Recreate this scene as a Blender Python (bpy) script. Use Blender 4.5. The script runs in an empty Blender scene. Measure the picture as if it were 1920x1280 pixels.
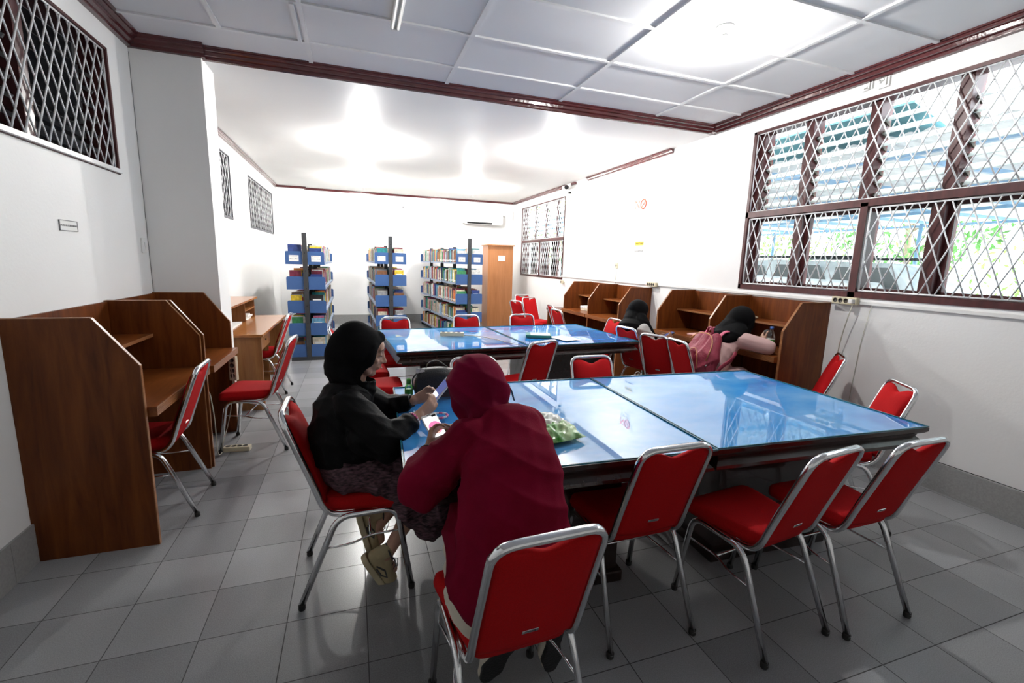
import bpy, bmesh, math, random
import numpy as np
from mathutils import Vector, Matrix, Euler, noise
random.seed(7)
PI = math.pi
SC = bpy.context.scene
COL = SC.collection

# ------------------------------------------------------------------ camera
def cam_axes(yaw, pitch, roll):
    cy, sy, cp, sp = math.cos(yaw), math.sin(yaw), math.cos(pitch), math.sin(pitch)
    f = Vector((sy*cp, cy*cp, sp)); r = Vector((cy, -sy, 0)); u = r.cross(f)
    cr, sr = math.cos(roll), math.sin(roll)
    return cr*r+sr*u, -sr*r+cr*u, f
camd = bpy.data.cameras.new('camera'); cam = bpy.data.objects.new('camera', camd); COL.objects.link(cam)
_r, _u, _f = cam_axes(0.33416, -0.17127, 0.02863)
cam.matrix_world = Matrix(((_r.x, _u.x, -_f.x, 1.2273), (_r.y, _u.y, -_f.y, -1.8816), (_r.z, _u.z, -_f.z, 1.5049), (0, 0, 0, 1)))
camd.sensor_width = 36; camd.lens = 859.54*36/1920; camd.clip_start = 0.05; camd.clip_end = 200
SC.camera = cam

# ------------------------------------------------------------------ world, sun, exposure
SC.view_settings.view_transform = 'Standard'; SC.view_settings.look = 'None'
SC.view_settings.gamma = 1.0; SC.view_settings.use_curve_mapping = False
SC.view_settings.exposure = 0.5
w = bpy.data.worlds.new('sky'); SC.world = w; w.use_nodes = True
wn = w.node_tree; wn.nodes.clear()
wo = wn.nodes.new('ShaderNodeOutputWorld'); wb = wn.nodes.new('ShaderNodeBackground')
wb.inputs['Color'].default_value = (0.86, 0.93, 1.0, 1); wb.inputs['Strength'].default_value = 6.0
wn.links.new(wb.outputs[0], wo.inputs[0])
sd = bpy.data.lights.new('sun', 'SUN'); sd.energy = 8.0; sd.angle = math.radians(3); sd.color = (1, .96, .9)
so = bpy.data.objects.new('sun', sd); COL.objects.link(so); so.rotation_euler = (math.radians(28), math.radians(18), 0)

BULB_W = dict(front=64.0, far=112.0)

# ------------------------------------------------------------------ materials
M = {}
def nodes_of(name):
    m = bpy.data.materials.new(name); m.use_nodes = True; nt = m.node_tree; nt.nodes.clear()
    o = nt.nodes.new('ShaderNodeOutputMaterial'); return m, nt, o
def N(nt, t, **k):
    n = nt.nodes.new(t)
    for a, b in k.items():
        if a in n.inputs: n.inputs[a].default_value = b
        else: setattr(n, a, b)
    return n
def pbr(name, col, rough=.5, metal=0.0, var=.08, scale=8.0, bump=0.0, bscale=40.0, stretch=(1, 1, 1), coat=0.0, spec=.5, sheen=0.0, col2=None, trans=0.0, ior=1.45):
    m, nt, o = nodes_of(name)
    b = N(nt, 'ShaderNodeBsdfPrincipled'); nt.links.new(b.outputs[0], o.inputs[0])
    tc = N(nt, 'ShaderNodeTexCoord'); mp = N(nt, 'ShaderNodeMapping'); mp.inputs['Scale'].default_value = stretch
    nt.links.new(tc.outputs['Object'], mp.inputs[0])
    nz = N(nt, 'ShaderNodeTexNoise', Scale=scale, Detail=5.0); nt.links.new(mp.outputs[0], nz.inputs['Vector'])
    rp = N(nt, 'ShaderNodeValToRGB')
    c1 = tuple(max(0, c*(1-var)) for c in col[:3]); c2 = tuple(min(1, c*(1+var)) for c in col[:3]) if col2 is None else col2
    rp.color_ramp.elements[0].position = .35; rp.color_ramp.elements[0].color = (*c1, 1)
    rp.color_ramp.elements[1].position = .65; rp.color_ramp.elements[1].color = (*c2, 1)
    nt.links.new(nz.outputs[0], rp.inputs[0]); nt.links.new(rp.outputs[0], b.inputs['Base Color'])
    b.inputs['Roughness'].default_value = rough; b.inputs['Metallic'].default_value = metal
    b.inputs['Specular IOR Level'].default_value = spec
    b.inputs['Coat Weight'].default_value = coat; b.inputs['Coat Roughness'].default_value = .06
    b.inputs['Sheen Weight'].default_value = sheen; b.inputs['Transmission Weight'].default_value = trans; b.inputs['IOR'].default_value = ior
    if bump:
        n2 = N(nt, 'ShaderNodeTexNoise', Scale=bscale, Detail=4.0); nt.links.new(mp.outputs[0], n2.inputs['Vector'])
        bp = N(nt, 'ShaderNodeBump', Strength=bump, Distance=.01); nt.links.new(n2.outputs[0], bp.inputs['Height'])
        nt.links.new(bp.outputs[0], b.inputs['Normal'])
    M[name] = m; return m
def emit(name, col, s):
    m, nt, o = nodes_of(name); e = N(nt, 'ShaderNodeEmission', Color=(*col, 1), Strength=s); nt.links.new(e.outputs[0], o.inputs[0]); M[name] = m
def glassy(name, tint, gloss=.12, rough=.02, body=0.0, bodycol=(.8, .8, .8)):
    # thin architectural glass: transparent + fresnel gloss (+ a milky part)
    m, nt, o = nodes_of(name)
    t = N(nt, 'ShaderNodeBsdfTransparent', Color=(*tint, 1)); g = N(nt, 'ShaderNodeBsdfGlossy', Color=(1, 1, 1, 1), Roughness=rough)
    lw = N(nt, 'ShaderNodeLayerWeight', Blend=gloss); mx = N(nt, 'ShaderNodeMixShader')
    nt.links.new(lw.outputs['Fresnel'], mx.inputs[0]); nt.links.new(t.outputs[0], mx.inputs[1]); nt.links.new(g.outputs[0], mx.inputs[2])
    out = mx
    if body > 0:
        d = N(nt, 'ShaderNodeBsdfDiffuse', Color=(*bodycol, 1)); tr = N(nt, 'ShaderNodeBsdfTranslucent', Color=(*bodycol, 1)); m0 = N(nt, 'ShaderNodeMixShader'); m0.inputs[0].default_value = .5
        nt.links.new(d.outputs[0], m0.inputs[1]); nt.links.new(tr.outputs[0], m0.inputs[2])
        m2 = N(nt, 'ShaderNodeMixShader'); m2.inputs[0].default_value = body
        nt.links.new(mx.outputs[0], m2.inputs[1]); nt.links.new(m0.outputs[0], m2.inputs[2]); out = m2
    nt.links.new(out.outputs[0], o.inputs[0]); M[name] = m
def wood(name, c1, c2, rough=.32, axis=2, sc=1.0, coat=.25):
    m, nt, o = nodes_of(name); b = N(nt, 'ShaderNodeBsdfPrincipled'); nt.links.new(b.outputs[0], o.inputs[0])
    tc = N(nt, 'ShaderNodeTexCoord'); mp = N(nt, 'ShaderNodeMapping')
    s = [9*sc, 9*sc, 9*sc]; s[axis] = .9*sc; mp.inputs['Scale'].default_value = s
    nt.links.new(tc.outputs['Object'], mp.inputs[0])
    nz = N(nt, 'ShaderNodeTexNoise', Scale=2.2, Detail=8.0, Roughness=.62, Distortion=.6); nt.links.new(mp.outputs[0], nz.inputs['Vector'])
    rp = N(nt, 'ShaderNodeValToRGB'); rp.color_ramp.elements[0].position = .3; rp.color_ramp.elements[0].color = (*c1, 1)
    rp.color_ramp.elements[1].position = .72; rp.color_ramp.elements[1].color = (*c2, 1)
    nt.links.new(nz.outputs[0], rp.inputs[0]); nt.links.new(rp.outputs[0], b.inputs['Base Color'])
    b.inputs['Roughness'].default_value = rough; b.inputs['Coat Weight'].default_value = coat; b.inputs['Coat Roughness'].default_value = .12; b.inputs['Specular IOR Level'].default_value = .2
    M[name] = m
def tile_floor(name, ox, oy, sx, sy, c1, c2, grout, gw=.0019, rough=.26):
    m, nt, o = nodes_of(name); b = N(nt, 'ShaderNodeBsdfPrincipled'); nt.links.new(b.outputs[0], o.inputs[0])
    tc = N(nt, 'ShaderNodeTexCoord'); sp = N(nt, 'ShaderNodeSeparateXYZ'); nt.links.new(tc.outputs['Object'], sp.inputs[0])
    def mth(op, a, bb=None):
        n = N(nt, 'ShaderNodeMath', operation=op)
        for i, v in enumerate((a, bb)):
            if v is None: continue
            if hasattr(v, 'is_output'): nt.links.new(v, n.inputs[i])
            else: n.inputs[i].default_value = v
        return n.outputs[0]
    ds, ids = [], []
    for out, off, s in ((sp.outputs[0], ox, sx), (sp.outputs[1], oy, sy)):
        u = mth('DIVIDE', mth('SUBTRACT', out, off), s); fr = mth('FRACT', u); ids.append(mth('FLOOR', u))
        ds.append(mth('MULTIPLY', mth('MINIMUM', fr, mth('SUBTRACT', 1.0, fr)), s))
    d = mth('MINIMUM', ds[0], ds[1]); msk = mth('LESS_THAN', d, gw)
    cb = N(nt, 'ShaderNodeCombineXYZ'); nt.links.new(ids[0], cb.inputs[0]); nt.links.new(ids[1], cb.inputs[1])
    wn_ = N(nt, 'ShaderNodeTexWhiteNoise'); nt.links.new(cb.outputs[0], wn_.inputs[0])
    nz = N(nt, 'ShaderNodeTexNoise', Scale=260.0, Detail=2.0); nt.links.new(tc.outputs['Object'], nz.inputs['Vector'])
    n3 = N(nt, 'ShaderNodeTexNoise', Scale=1.4, Detail=3.0); nt.links.new(tc.outputs['Object'], n3.inputs['Vector'])
    f = mth('ADD', mth('MULTIPLY', wn_.outputs[0], .28), mth('ADD', mth('MULTIPLY', nz.outputs[0], .55), mth('MULTIPLY', n3.outputs[0], .3)))
    rp = N(nt, 'ShaderNodeValToRGB'); rp.color_ramp.elements[0].position = .3; rp.color_ramp.elements[0].color = (*c1, 1); rp.color_ramp.elements[1].position = .85; rp.color_ramp.elements[1].color = (*c2, 1)
    nt.links.new(f, rp.inputs[0])
    mx = N(nt, 'ShaderNodeMix', data_type='RGBA'); nt.links.new(msk, mx.inputs[0]); nt.links.new(rp.outputs[0], mx.inputs[6]); mx.inputs[7].default_value = (*grout, 1)
    nt.links.new(mx.outputs[2], b.inputs['Base Color'])
    r = mth('ADD', rough, mth('MULTIPLY', msk, .5)); nt.links.new(r, b.inputs['Roughness'])
    bp = N(nt, 'ShaderNodeBump', Strength=.5, Distance=.002); nt.links.new(mth('SUBTRACT', 1.0, msk), bp.inputs['Height']); nt.links.new(bp.outputs[0], b.inputs['Normal'])
    M[name] = m

pbr('rear_wall_paint', (.80, .80, .79), rough=.7)
pbr('wall_paint', (.83, .83, .82), rough=.55, var=.015, scale=1.2, bump=.08, bscale=60)
pbr('ceiling_paint', (.80, .80, .81), rough=.6, var=.02, scale=1.0)
pbr('far_ceiling_paint', (.86, .86, .85), rough=.5, var=.015, scale=1.2, bump=.12, bscale=2.2)
pbr('white_paint', (.82, .82, .82), rough=.4, var=.02)
pbr('maroon_gloss', (.085, .018, .020), rough=.16, var=.15, scale=5, coat=.6, bump=.25, bscale=25)
pbr('maroon_wood', (.075, .020, .020), rough=.35, var=.2, scale=9, stretch=(3, 3, 1))
pbr('baseboard_tile', (.30, .30, .295), rough=.35, var=.08, scale=90)
tile_floor('floor_tile', -.024, 0.0, .316, .3, (.175, .178, .187), (.375, .38, .393), (.05, .05, .052))
pbr('chrome', (.78, .79, .80), rough=.14, metal=1.0, var=.04, scale=30)
pbr('rubber', (.015, .015, .015), rough=.7)
pbr('red_fabric', (.42, .005, .007), rough=.8, var=.10, scale=260, bump=.25, bscale=700, sheen=0, spec=.15)
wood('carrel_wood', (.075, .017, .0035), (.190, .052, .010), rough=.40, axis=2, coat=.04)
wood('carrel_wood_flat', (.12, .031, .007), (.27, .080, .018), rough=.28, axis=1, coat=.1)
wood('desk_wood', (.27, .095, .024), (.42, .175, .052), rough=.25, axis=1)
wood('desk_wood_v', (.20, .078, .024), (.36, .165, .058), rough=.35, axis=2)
wood('edge_wood', (.20, .075, .026), (.34, .15, .06), rough=.35, axis=1)
wood('cabinet_wood', (.36, .145, .055), (.47, .20, .08), rough=.35, axis=2, sc=.7)
pbr('dark_table_wood', (.022, .011, .009), rough=.22, var=.25, scale=6, stretch=(6, 1, 6), coat=.3)
pbr('rack_post', (.035, .038, .042), rough=.45, var=.1, bump=.1)
pbr('rack_blue', (.042, .105, .27), rough=.45, var=.04)
pbr('rack_shelf', (.28, .34, .46), rough=.4, var=.03)
pbr('paper', (.80, .80, .78), rough=.7, var=.03)
pbr('pages', (.62, .57, .47), rough=.9, var=.12, scale=200)
pbr('black_ink', (.02, .02, .025), rough=.6)
pbr('grey_ink', (.22, .22, .22), rough=.6)
pbr('red_ink', (.75, .10, .05), rough=.6)
pbr('ivory_plastic', (.62, .56, .40), rough=.35, var=.04)
pbr('ivory_cord', (.50, .48, .40), rough=.5)
pbr('dark_hole', (.06, .05, .04), rough=.7)
pbr('white_plastic', (.80, .80, .78), rough=.3, var=.02)
pbr('black_plastic', (.012, .012, .014), rough=.25)
pbr('grille_paint', (.86, .87, .88), rough=.35, var=.04, metal=.0)
glassy('window_glass', (.93, .97, .97), gloss=.10)
glassy('louvre_glass', (.80, .90, .92), gloss=.25, body=.45, bodycol=(.85, .88, .86))
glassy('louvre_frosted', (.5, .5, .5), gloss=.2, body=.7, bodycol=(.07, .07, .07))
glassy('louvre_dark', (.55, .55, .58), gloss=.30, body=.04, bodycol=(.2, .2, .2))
glassy('bottle_plastic', (.93, .96, .97), gloss=.35, rough=.03)
glassy('cup_plastic', (.90, .92, .94), gloss=.35, rough=.06, body=.08)
emit('bulb_front', (1, .98, .95), 1.0); emit('bulb_far', (1, .98, .95), 1.0)
emit('phone_screen', (.95, .95, 1.0), 1.2); emit('phone_screen_pink', (1.0, .22, .45), .9); emit('phone_screen_skin', (1.0, .55, .42), .9); emit('phone_screen_blue', (.10, .12, .30), .8)
pbr('skin', (.46, .27, .19), rough=.5, var=.06, scale=20, spec=.4)
pbr('skin_brown', (.33, .18, .115), rough=.5, var=.06, scale=20, spec=.4)
pbr('skin_ink', (.05, .02, .018), rough=.6); pbr('lip', (.40, .13, .11), rough=.4)
pbr('black_jersey', (.0035, .0035, .004), rough=.8, var=.2, sheen=0, spec=.12, bump=.1, bscale=300)
pbr('black_blouse', (.0035, .0035, .004), rough=.65, var=.2, sheen=0, spec=.16, bump=.15, bscale=200)
pbr('maroon_jersey', (.150, .003, .024), rough=.8, var=.12, sheen=0, spec=.06, bump=.1, bscale=300)
pbr('maroon_dress', (.170, .003, .020), rough=.8, var=.12, sheen=0, spec=.06, bump=.12, bscale=260)
pbr('patterned_skirt', (.030, .012, .018), rough=.7, var=.5, scale=34, stretch=(.5, 1.2, 3.5), col2=(.135, .065, .085), bump=.3, bscale=60)
pbr('cream_cloth', (.60, .55, .46), rough=.85, var=.05, bump=.2, bscale=200)
pbr('sole_black', (.015, .015, .016), rough=.6, bump=.4, bscale=120)
pbr('shoe_beige', (.40, .33, .19), rough=.7, var=.1); pbr('shoe_sole', (.46, .40, .26), rough=.6, var=.08); pbr('shoe_dark', (.06, .06, .06), rough=.7)
pbr('grey_shirt', (.42, .41, .39), rough=.85, var=.06, bump=.2, bscale=160)
pbr('pink_shirt', (.58, .38, .36), rough=.85, var=.05, bump=.2, bscale=160)
pbr('olive_cloth', (.055, .085, .045), rough=.9, var=.3, scale=30)
pbr('pack_maroon', (.26, .028, .055), rough=.55, var=.12, bump=.3, bscale=90); pbr('pack_pink', (.62, .13, .22), rough=.6)
pbr('gold_zip', (.45, .25, .10), rough=.35, metal=.7)
pbr('black_leather', (.010, .010, .011), rough=.28, var=.2, bump=.35, bscale=160, spec=.6)
pbr('green_film', (.07, .50, .03), rough=.22, var=.5, scale=11, col2=(.62, .82, .45), coat=.5)
pbr('clear_film', (.82, .86, .78), rough=.2, var=.1, coat=.5)
pbr('green_plastic', (.05, .30, .04), rough=.3); pbr('blue_plastic', (.10, .22, .62), rough=.3); pbr('book_green', (.02, .20, .16), rough=.4)
pbr('pink_beads', (.75, .16, .34), rough=.3); pbr('white_beads', (.78, .74, .80), rough=.3); pbr('pink_paper', (.80, .45, .42), rough=.7)
pbr('bag_white', (.78, .78, .76), rough=.4, bump=.4, bscale=50)
pbr('hair_black', (.01, .01, .01), rough=.5)
# table print: blue sky with white clouds, under glass
def sky_print(name):
    m, nt, o = nodes_of(name); b = N(nt, 'ShaderNodeBsdfPrincipled'); nt.links.new(b.outputs[0], o.inputs[0])
    tc = N(nt, 'ShaderNodeTexCoord'); mp = N(nt, 'ShaderNodeMapping'); mp.inputs['Scale'].default_value = (1, 1.6, 1); mp.inputs['Location'].default_value = (3.3, 1.7, 0); gp = N(nt, 'ShaderNodeNewGeometry'); nt.links.new(gp.outputs['Position'], mp.inputs[0])
    nz = N(nt, 'ShaderNodeTexNoise', Scale=1.1, Detail=5.0, Roughness=.5, Distortion=.3); nt.links.new(mp.outputs[0], nz.inputs['Vector'])
    rp = N(nt, 'ShaderNodeValToRGB'); e = rp.color_ramp.elements; e[0].position = .34; e[0].color = (.02, .15, .50, 1); e[1].position = .72; e[1].color = (.24, .50, .80, 1)
    x = e.new(.48); x.color = (.06, .31, .70, 1)
    nt.links.new(nz.outputs[0], rp.inputs[0]); nt.links.new(rp.outputs[0], b.inputs['Base Color'])
    b.inputs['Roughness'].default_value = .6; b.inputs['Specular IOR Level'].default_value = 0; b.inputs['Coat Weight'].default_value = 1.0; b.inputs['Coat Roughness'].default_value = .0; b.inputs['Coat IOR'].default_value = 2.25
    M[name] = m
sky_print('sky_print')
pbr('glass_edge', (.02, .16, .22), rough=.08, spec=.8)
BOOKCOL = {'dark blue': (.03, .06, .22), 'red': (.45, .03, .035), 'green': (.05, .26, .10), 'cream': (.66, .60, .46), 'white': (.74, .74, .72), 'yellow': (.72, .52, .04),
           'brown': (.20, .09, .045), 'grey': (.28, .29, .30), 'light blue': (.16, .42, .62), 'maroon': (.17, .02, .05), 'black': (.02, .02, .022), 'pink': (.62, .20, .34), 'teal': (.02, .22, .24), 'orange': (.70, .22, .04)}
for k, c in BOOKCOL.items(): pbr('cover_'+k.replace(' ', '_'), c, rough=.45, var=.25, scale=22)
# outdoors
pbr('concrete_yard', (.62, .61, .58), rough=.9, var=.08, scale=2); pbr('leaf', (.16, .40, .06), rough=.6, var=.4, scale=3); pbr('leaf_dark', (.07, .20, .04), rough=.6, var=.4, scale=3)
pbr('bark', (.22, .17, .12), rough=.9, var=.2, scale=20); pbr('steel_blue', (.22, .36, .52), rough=.5); pbr('roof_sheet', (.72, .75, .76), rough=.5, var=.05, stretch=(1, 12, 1)); pbr('teal_sheet', (.10, .26, .30), rough=.5)
pbr('car_white', (.75, .76, .78), rough=.12, coat=1.0); pbr('car_silver', (.42, .45, .50), rough=.15, coat=1.0, metal=.3); pbr('car_glass', (.03, .035, .04), rough=.05, spec=.9); pbr('tyre', (.02, .02, .02), rough=.8)
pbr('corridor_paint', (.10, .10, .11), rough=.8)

# ------------------------------------------------------------------ mesh helpers
class MB:
    """collects shapes in one bmesh; build() links ONE mesh object"""
    def __init__(s): s.v = []; s.f = []; s.mi = []; s.sm = []; s.cur = 0
    def mat(s, i): s.cur = i; return s
    def add(s, vs, fs, smooth=False):
        b = len(s.v); s.v += [tuple(v) for v in vs]; s.f += [tuple(b+i for i in f) for f in fs]; s.mi += [s.cur]*len(fs); s.sm += [smooth]*len(fs); return s
    def box(s, c, d, rot=None, R=None):
        x, y, z = (k/2 for k in d); vs = [Vector((a*x, b*y, e*z)) for a in (-1, 1) for b in (-1, 1) for e in (-1, 1)]
        if rot: R = Euler(rot).to_matrix()
        if R is not None: vs = [R @ v for v in vs]
        vs = [v+Vector(c) for v in vs]
        return s.add(vs, [(0, 1, 3, 2), (4, 6, 7, 5), (0, 4, 5, 1), (2, 3, 7, 6), (0, 2, 6, 4), (1, 5, 7, 3)])
    def bbox(s, x0, x1, y0, y1, z0, z1): return s.box(((x0+x1)/2, (y0+y1)/2, (z0+z1)/2), (abs(x1-x0), abs(y1-y0), abs(z1-z0)))
    def bev(s, c, d, r=.004, rot=None):
        """box with bevelled edges"""
        bm = bmesh.new(); bmesh.ops.create_cube(bm, size=1); bmesh.ops.scale(bm, vec=d, verts=bm.verts)
        bmesh.ops.bevel(bm, geom=bm.edges[:], offset=min(r, min(d)*.45), segments=2, affect='EDGES', profile=.6)
        R = Euler(rot).to_matrix() if rot else Matrix.Identity(3)
        vs = [R @ v.co+Vector(c) for v in bm.verts]; fs = [[v.index for v in f.verts] for f in bm.faces]; bm.free(); return s.add(vs, fs)
    def prism(s, pts, axis, a, b, smooth=False):
        """polygon pts (2D) extruded along axis from a to b. axis 0: pts=(y,z); 1: (x,z); 2: (x,y)"""
        def P(p, t): return (t, p[0], p[1]) if axis == 0 else ((p[0], t, p[1]) if axis == 1 else (p[0], p[1], t))
        n = len(pts); vs = [P(p, a) for p in pts]+[P(p, b) for p in pts]
        fs = [tuple(range(n)), tuple(range(2*n-1, n-1, -1))]+[(i, n+i, n+(i+1) % n, (i+1) % n) for i in range(n)]
        return s.add(vs, fs, smooth)
    def tube(s, pts, r, n=8, closed=False, cap=True, flat=1.0, flatdir=None):
        pts = [Vector(p) for p in pts]; m = len(pts); rr = r if isinstance(r, (list, tuple)) else [r]*m
        vs = []; fs = []; up = None
        for i, p in enumerate(pts):
            if closed: t = (pts[(i+1) % m]-pts[i-1]).normalized()
            else: t = (pts[min(i+1, m-1)]-pts[max(i-1, 0)]).normalized()
            if up is None:
                up = t.orthogonal().normalized() if flatdir is None else (Vector(flatdir)-t*t.dot(Vector(flatdir))).normalized()
            up = (up-t*t.dot(up)); up = up.normalized() if up.length > 1e-6 else t.orthogonal().normalized()
            sd_ = t.cross(up)
            for k in range(n):
                a = 2*PI*k/n; vs.append(p+up*math.cos(a)*rr[i]*flat+sd_*math.sin(a)*rr[i])
        seg = m if closed else m-1
        for i in range(seg):
            j = (i+1) % m
            for k in range(n): fs.append((i*n+k, j*n+k, j*n+(k+1) % n, i*n+(k+1) % n))
        if not closed and cap: fs.append(tuple(range(n-1, -1, -1))); fs.append(tuple((m-1)*n+k for k in range(n)))
        return s.add(vs, fs, True)
    def lathe(s, prof, c=(0, 0, 0), n=20, R=None):
        vs = []; fs = []; c = Vector(c)
        for r, z in prof:
            for k in range(n):
                v = Vector((r*math.cos(2*PI*k/n), r*math.sin(2*PI*k/n), z)); v = R @ v if R is not None else v; vs.append(v+c)
        m = len(prof)
        for i in range(m-1):
            for k in range(n): fs.append((i*n+k, i*n+(k+1) % n, (i+1)*n+(k+1) % n, (i+1)*n+k))
        fs.append(tuple(range(n-1, -1, -1))); fs.append(tuple((m-1)*n+k for k in range(n)))
        return s.add(vs, fs, True)
    def ball(s, c, r, n=12, R=None):
        r = (r, r, r) if not isinstance(r, (tuple, list)) else r
        vs = []; fs = []; h = n//2; c = Vector(c)
        for i in range(h+1):
            th = PI*i/h
            for k in range(n):
                v = Vector((r[0]*math.sin(th)*math.cos(2*PI*k/n), r[1]*math.sin(th)*math.sin(2*PI*k/n), r[2]*math.cos(th))); v = R @ v if R is not None else v; vs.append(v+c)
        for i in range(h):
            for k in range(n): fs.append((i*n+k, (i+1)*n+k, (i+1)*n+(k+1) % n, i*n+(k+1) % n))
        return s.add(vs, fs, True)
    def grid(s, f, nu, nv, smooth=True):
        vs = [f(i/nu, j/nv) for j in range(nv+1) for i in range(nu+1)]
        fs = [(j*(nu+1)+i, j*(nu+1)+i+1, (j+1)*(nu+1)+i+1, (j+1)*(nu+1)+i) for j in range(nv) for i in range(nu)]
        return s.add(vs, fs, smooth)
    def build(s, name, mats, parent=None, weld=False, **tags):
        me = bpy.data.meshes.new(name); me.from_pydata([tuple(v) for v in s.v], [], s.f)
        mats = mats if isinstance(mats, (list, tuple)) else [mats]
        for m in mats: me.materials.append(M[m])
        me.polygons.foreach_set('material_index', s.mi); me.polygons.foreach_set('use_smooth', s.sm)
        bm = bmesh.new(); bm.from_mesh(me)
        if weld: bmesh.ops.remove_doubles(bm, verts=bm.verts, dist=1e-5)
        bmesh.ops.recalc_face_normals(bm, faces=bm.faces); bm.to_mesh(me); bm.free(); me.update()
        o = bpy.data.objects.new(name, me); COL.objects.link(o)
        if parent: o.parent = parent
        for k, v in tags.items(): o[k] = v
        return o
def fillet(pts, r, n=5):
    pts = [Vector(p) for p in pts]; out = [pts[0]]
    rs = r if isinstance(r, (list, tuple)) else [r]*len(pts)
    for i in range(1, len(pts)-1):
        a, b, c = pts[i-1], pts[i], pts[i+1]; d1 = (a-b); d2 = (c-b); q = min(rs[i], d1.length*.49, d2.length*.49)
        p0 = b+d1.normalized()*q; p1 = b+d2.normalized()*q
        for k in range(n+1):
            t = k/n; out.append(p0*(1-t)**2+b*2*t*(1-t)+p1*t*t)
    out.append(pts[-1]); return out
def thing(name, label, cat, loc=(0, 0, 0), rz=0, group=None):
    o = bpy.data.objects.new(name, None); COL.objects.link(o); o.location = loc; o.rotation_euler = (0, 0, rz); o.empty_display_size = .1
    o['label'] = label; o['category'] = cat
    if group: o['group'] = group
    return o
def tag(o, label, cat, group=None):
    o['label'] = label; o['category'] = cat
    if group: o['group'] = group
    return o
def copy_tree(o, parent=None):
    c = o.copy(); COL.objects.link(c)
    if parent: c.parent = parent
    for ch in list(o.children): copy_tree(ch, c)
    return c
def struct(name, mb, mats, parent=None):
    o = mb.build(name, mats, parent)
    if parent is None: o['kind'] = 'structure'
    return o
def text_mesh(name, body, size, mat, parent, loc, R, ext=.0006, align='CENTER', sx=1.0):
    cu = bpy.data.curves.new(name, 'FONT'); cu.body = body; cu.size = size; cu.align_x = align; cu.align_y = 'CENTER'; cu.extrude = ext; cu.resolution_u = 2
    to = bpy.data.objects.new(name, cu); COL.objects.link(to)
    dg = bpy.context.evaluated_depsgraph_get(); me = bpy.data.meshes.new_from_object(to.evaluated_get(dg)); bpy.data.objects.remove(to); bpy.data.curves.remove(cu)
    me.materials.clear(); me.materials.append(M[mat]); o = bpy.data.objects.new(name, me); COL.objects.link(o); o.parent = parent
    mat4 = Matrix.Translation(loc) @ R.to_4x4() @ Matrix.Diagonal((sx, 1, 1, 1)); me.transform(mat4); return o
def frame_R(xdir, ydir):
    x = Vector(xdir).normalized(); y = Vector(ydir).normalized(); z = x.cross(y); return Matrix((x, y, z)).transposed()
# ------------------------------------------------------------------ the room
XL, XR, YB, YW, ZC, ZF = -.272, 5.073, 2.518, 9.351, 3.044, 2.965
YF = -4.2                      # wall behind the photographer
WT = .18
mb = MB(); mb.bbox(XL-WT, XR+WT, YF-WT, YW+WT, -.12, 0); struct('floor', mb, 'floor_tile')

def wall_with_holes(name, x0, x1, y0, y1, z0, z1, holes, mat, axis):
    """wall slab in the YZ plane (axis 0) with rectangular holes (a0,a1,z0,z1) along y"""
    mb = MB(); hs = sorted(holes); y = y0
    for (a0, a1, b0, b1) in hs:
        if a0 > y: mb.bbox(x0, x1, y, a0, z0, z1)
        mb.bbox(x0, x1, a0, a1, z0, b0); mb.bbox(x0, x1, a0, a1, b1, z1); y = a1
    mb.bbox(x0, x1, y, y1, z0, z1); return struct(name, mb, mat)
W1 = (-1.35, 1.955, 1.30, 2.845); W2 = (6.32, 8.70, 1.20, 2.762)          # right wall
W3 = (-.55, 2.115, 2.02, 2.815); W4 = (3.15, 5.30, 1.955, 2.765); W5 = (6.44, 8.67, 1.92, 2.715)   # left wall
wall_with_holes('wall_right', XR, XR+WT, YF, YW+WT, 0, 3.25, [W1, W2], 'wall_paint', 0)
wall_with_holes('wall_left', XL-WT, XL, YF, YW+WT, 0, 3.25, [W3, W4, W5], 'wall_paint', 0)
mb = MB(); mb.bbox(XL, XR, YW, YW+WT, 0, 3.25); struct('wall_back', mb, 'wall_paint')
mb = MB(); mb.bbox(XL, XR, YF-WT, YF, 0, 3.25); struct('wall_front', mb, 'rear_wall_paint')
mb = MB(); mb.bbox(XL, .185, 2.47, 2.80, 0, ZC); mb.mat(1).tube([(XL+.003+.0015*math.sin(k*2.3), 2.468, 1.19+k*.058) for k in range(31)], [.0009+.0009*abs(math.sin(k*1.7)) for k in range(31)], 5); struct('wall_column', mb, ['wall_paint', 'grey_ink'])
mb = MB(); mb.bbox(XL, .28, 9.22, YW, 0, ZF); struct('wall_corner', mb, 'wall_paint')
# front ceiling: panels with raised battens
mb = MB(); mb.bbox(XL-WT, XR+WT, YF-WT, YB, ZC, ZC+.1)
ceil_o = struct('ceiling', mb, 'ceiling_paint')
mb = MB(); gx = [.956+1.096*i for i in (0, 1, 2, 3)]; gy = [2.642-.561*j for j in range(1, 18)]
for x in gx: mb.bbox(x-.016, x+.016, YF, YB, ZC-.012, ZC+.002)
mb.bbox(.385, .415, YF, 2.08, ZC-.012, ZC+.002); mb.bbox(.90, .925, 1.52, 2.08, ZC-.022, ZC+.002)
for y in gy: mb.bbox(XL, XR, y-.014, y+.014, ZC-.0125, ZC+.002)
mb.build('ceiling_batten', 'white_paint', ceil_o)
mb = MB()
def fc(u, v):
    x = XL-WT+(XR-XL+2*WT)*u; y = YB+(YW+WT-YB)*v
    z = ZF-.004*(noise.noise(Vector((x*.8, y*.9, 0)))+.5*noise.noise(Vector((x*2.2+y, y*1.6-x, 3))))
    return (x, y, z)
mb.grid(fc, 60, 70); struct('ceiling_far', mb, 'far_ceiling_paint')
mb = MB(); mb.bbox(XL-WT, XR+WT, YB, YW+WT, ZF+.03, ZC+.1); struct('ceiling_slab', mb, 'ceiling_paint')
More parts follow.
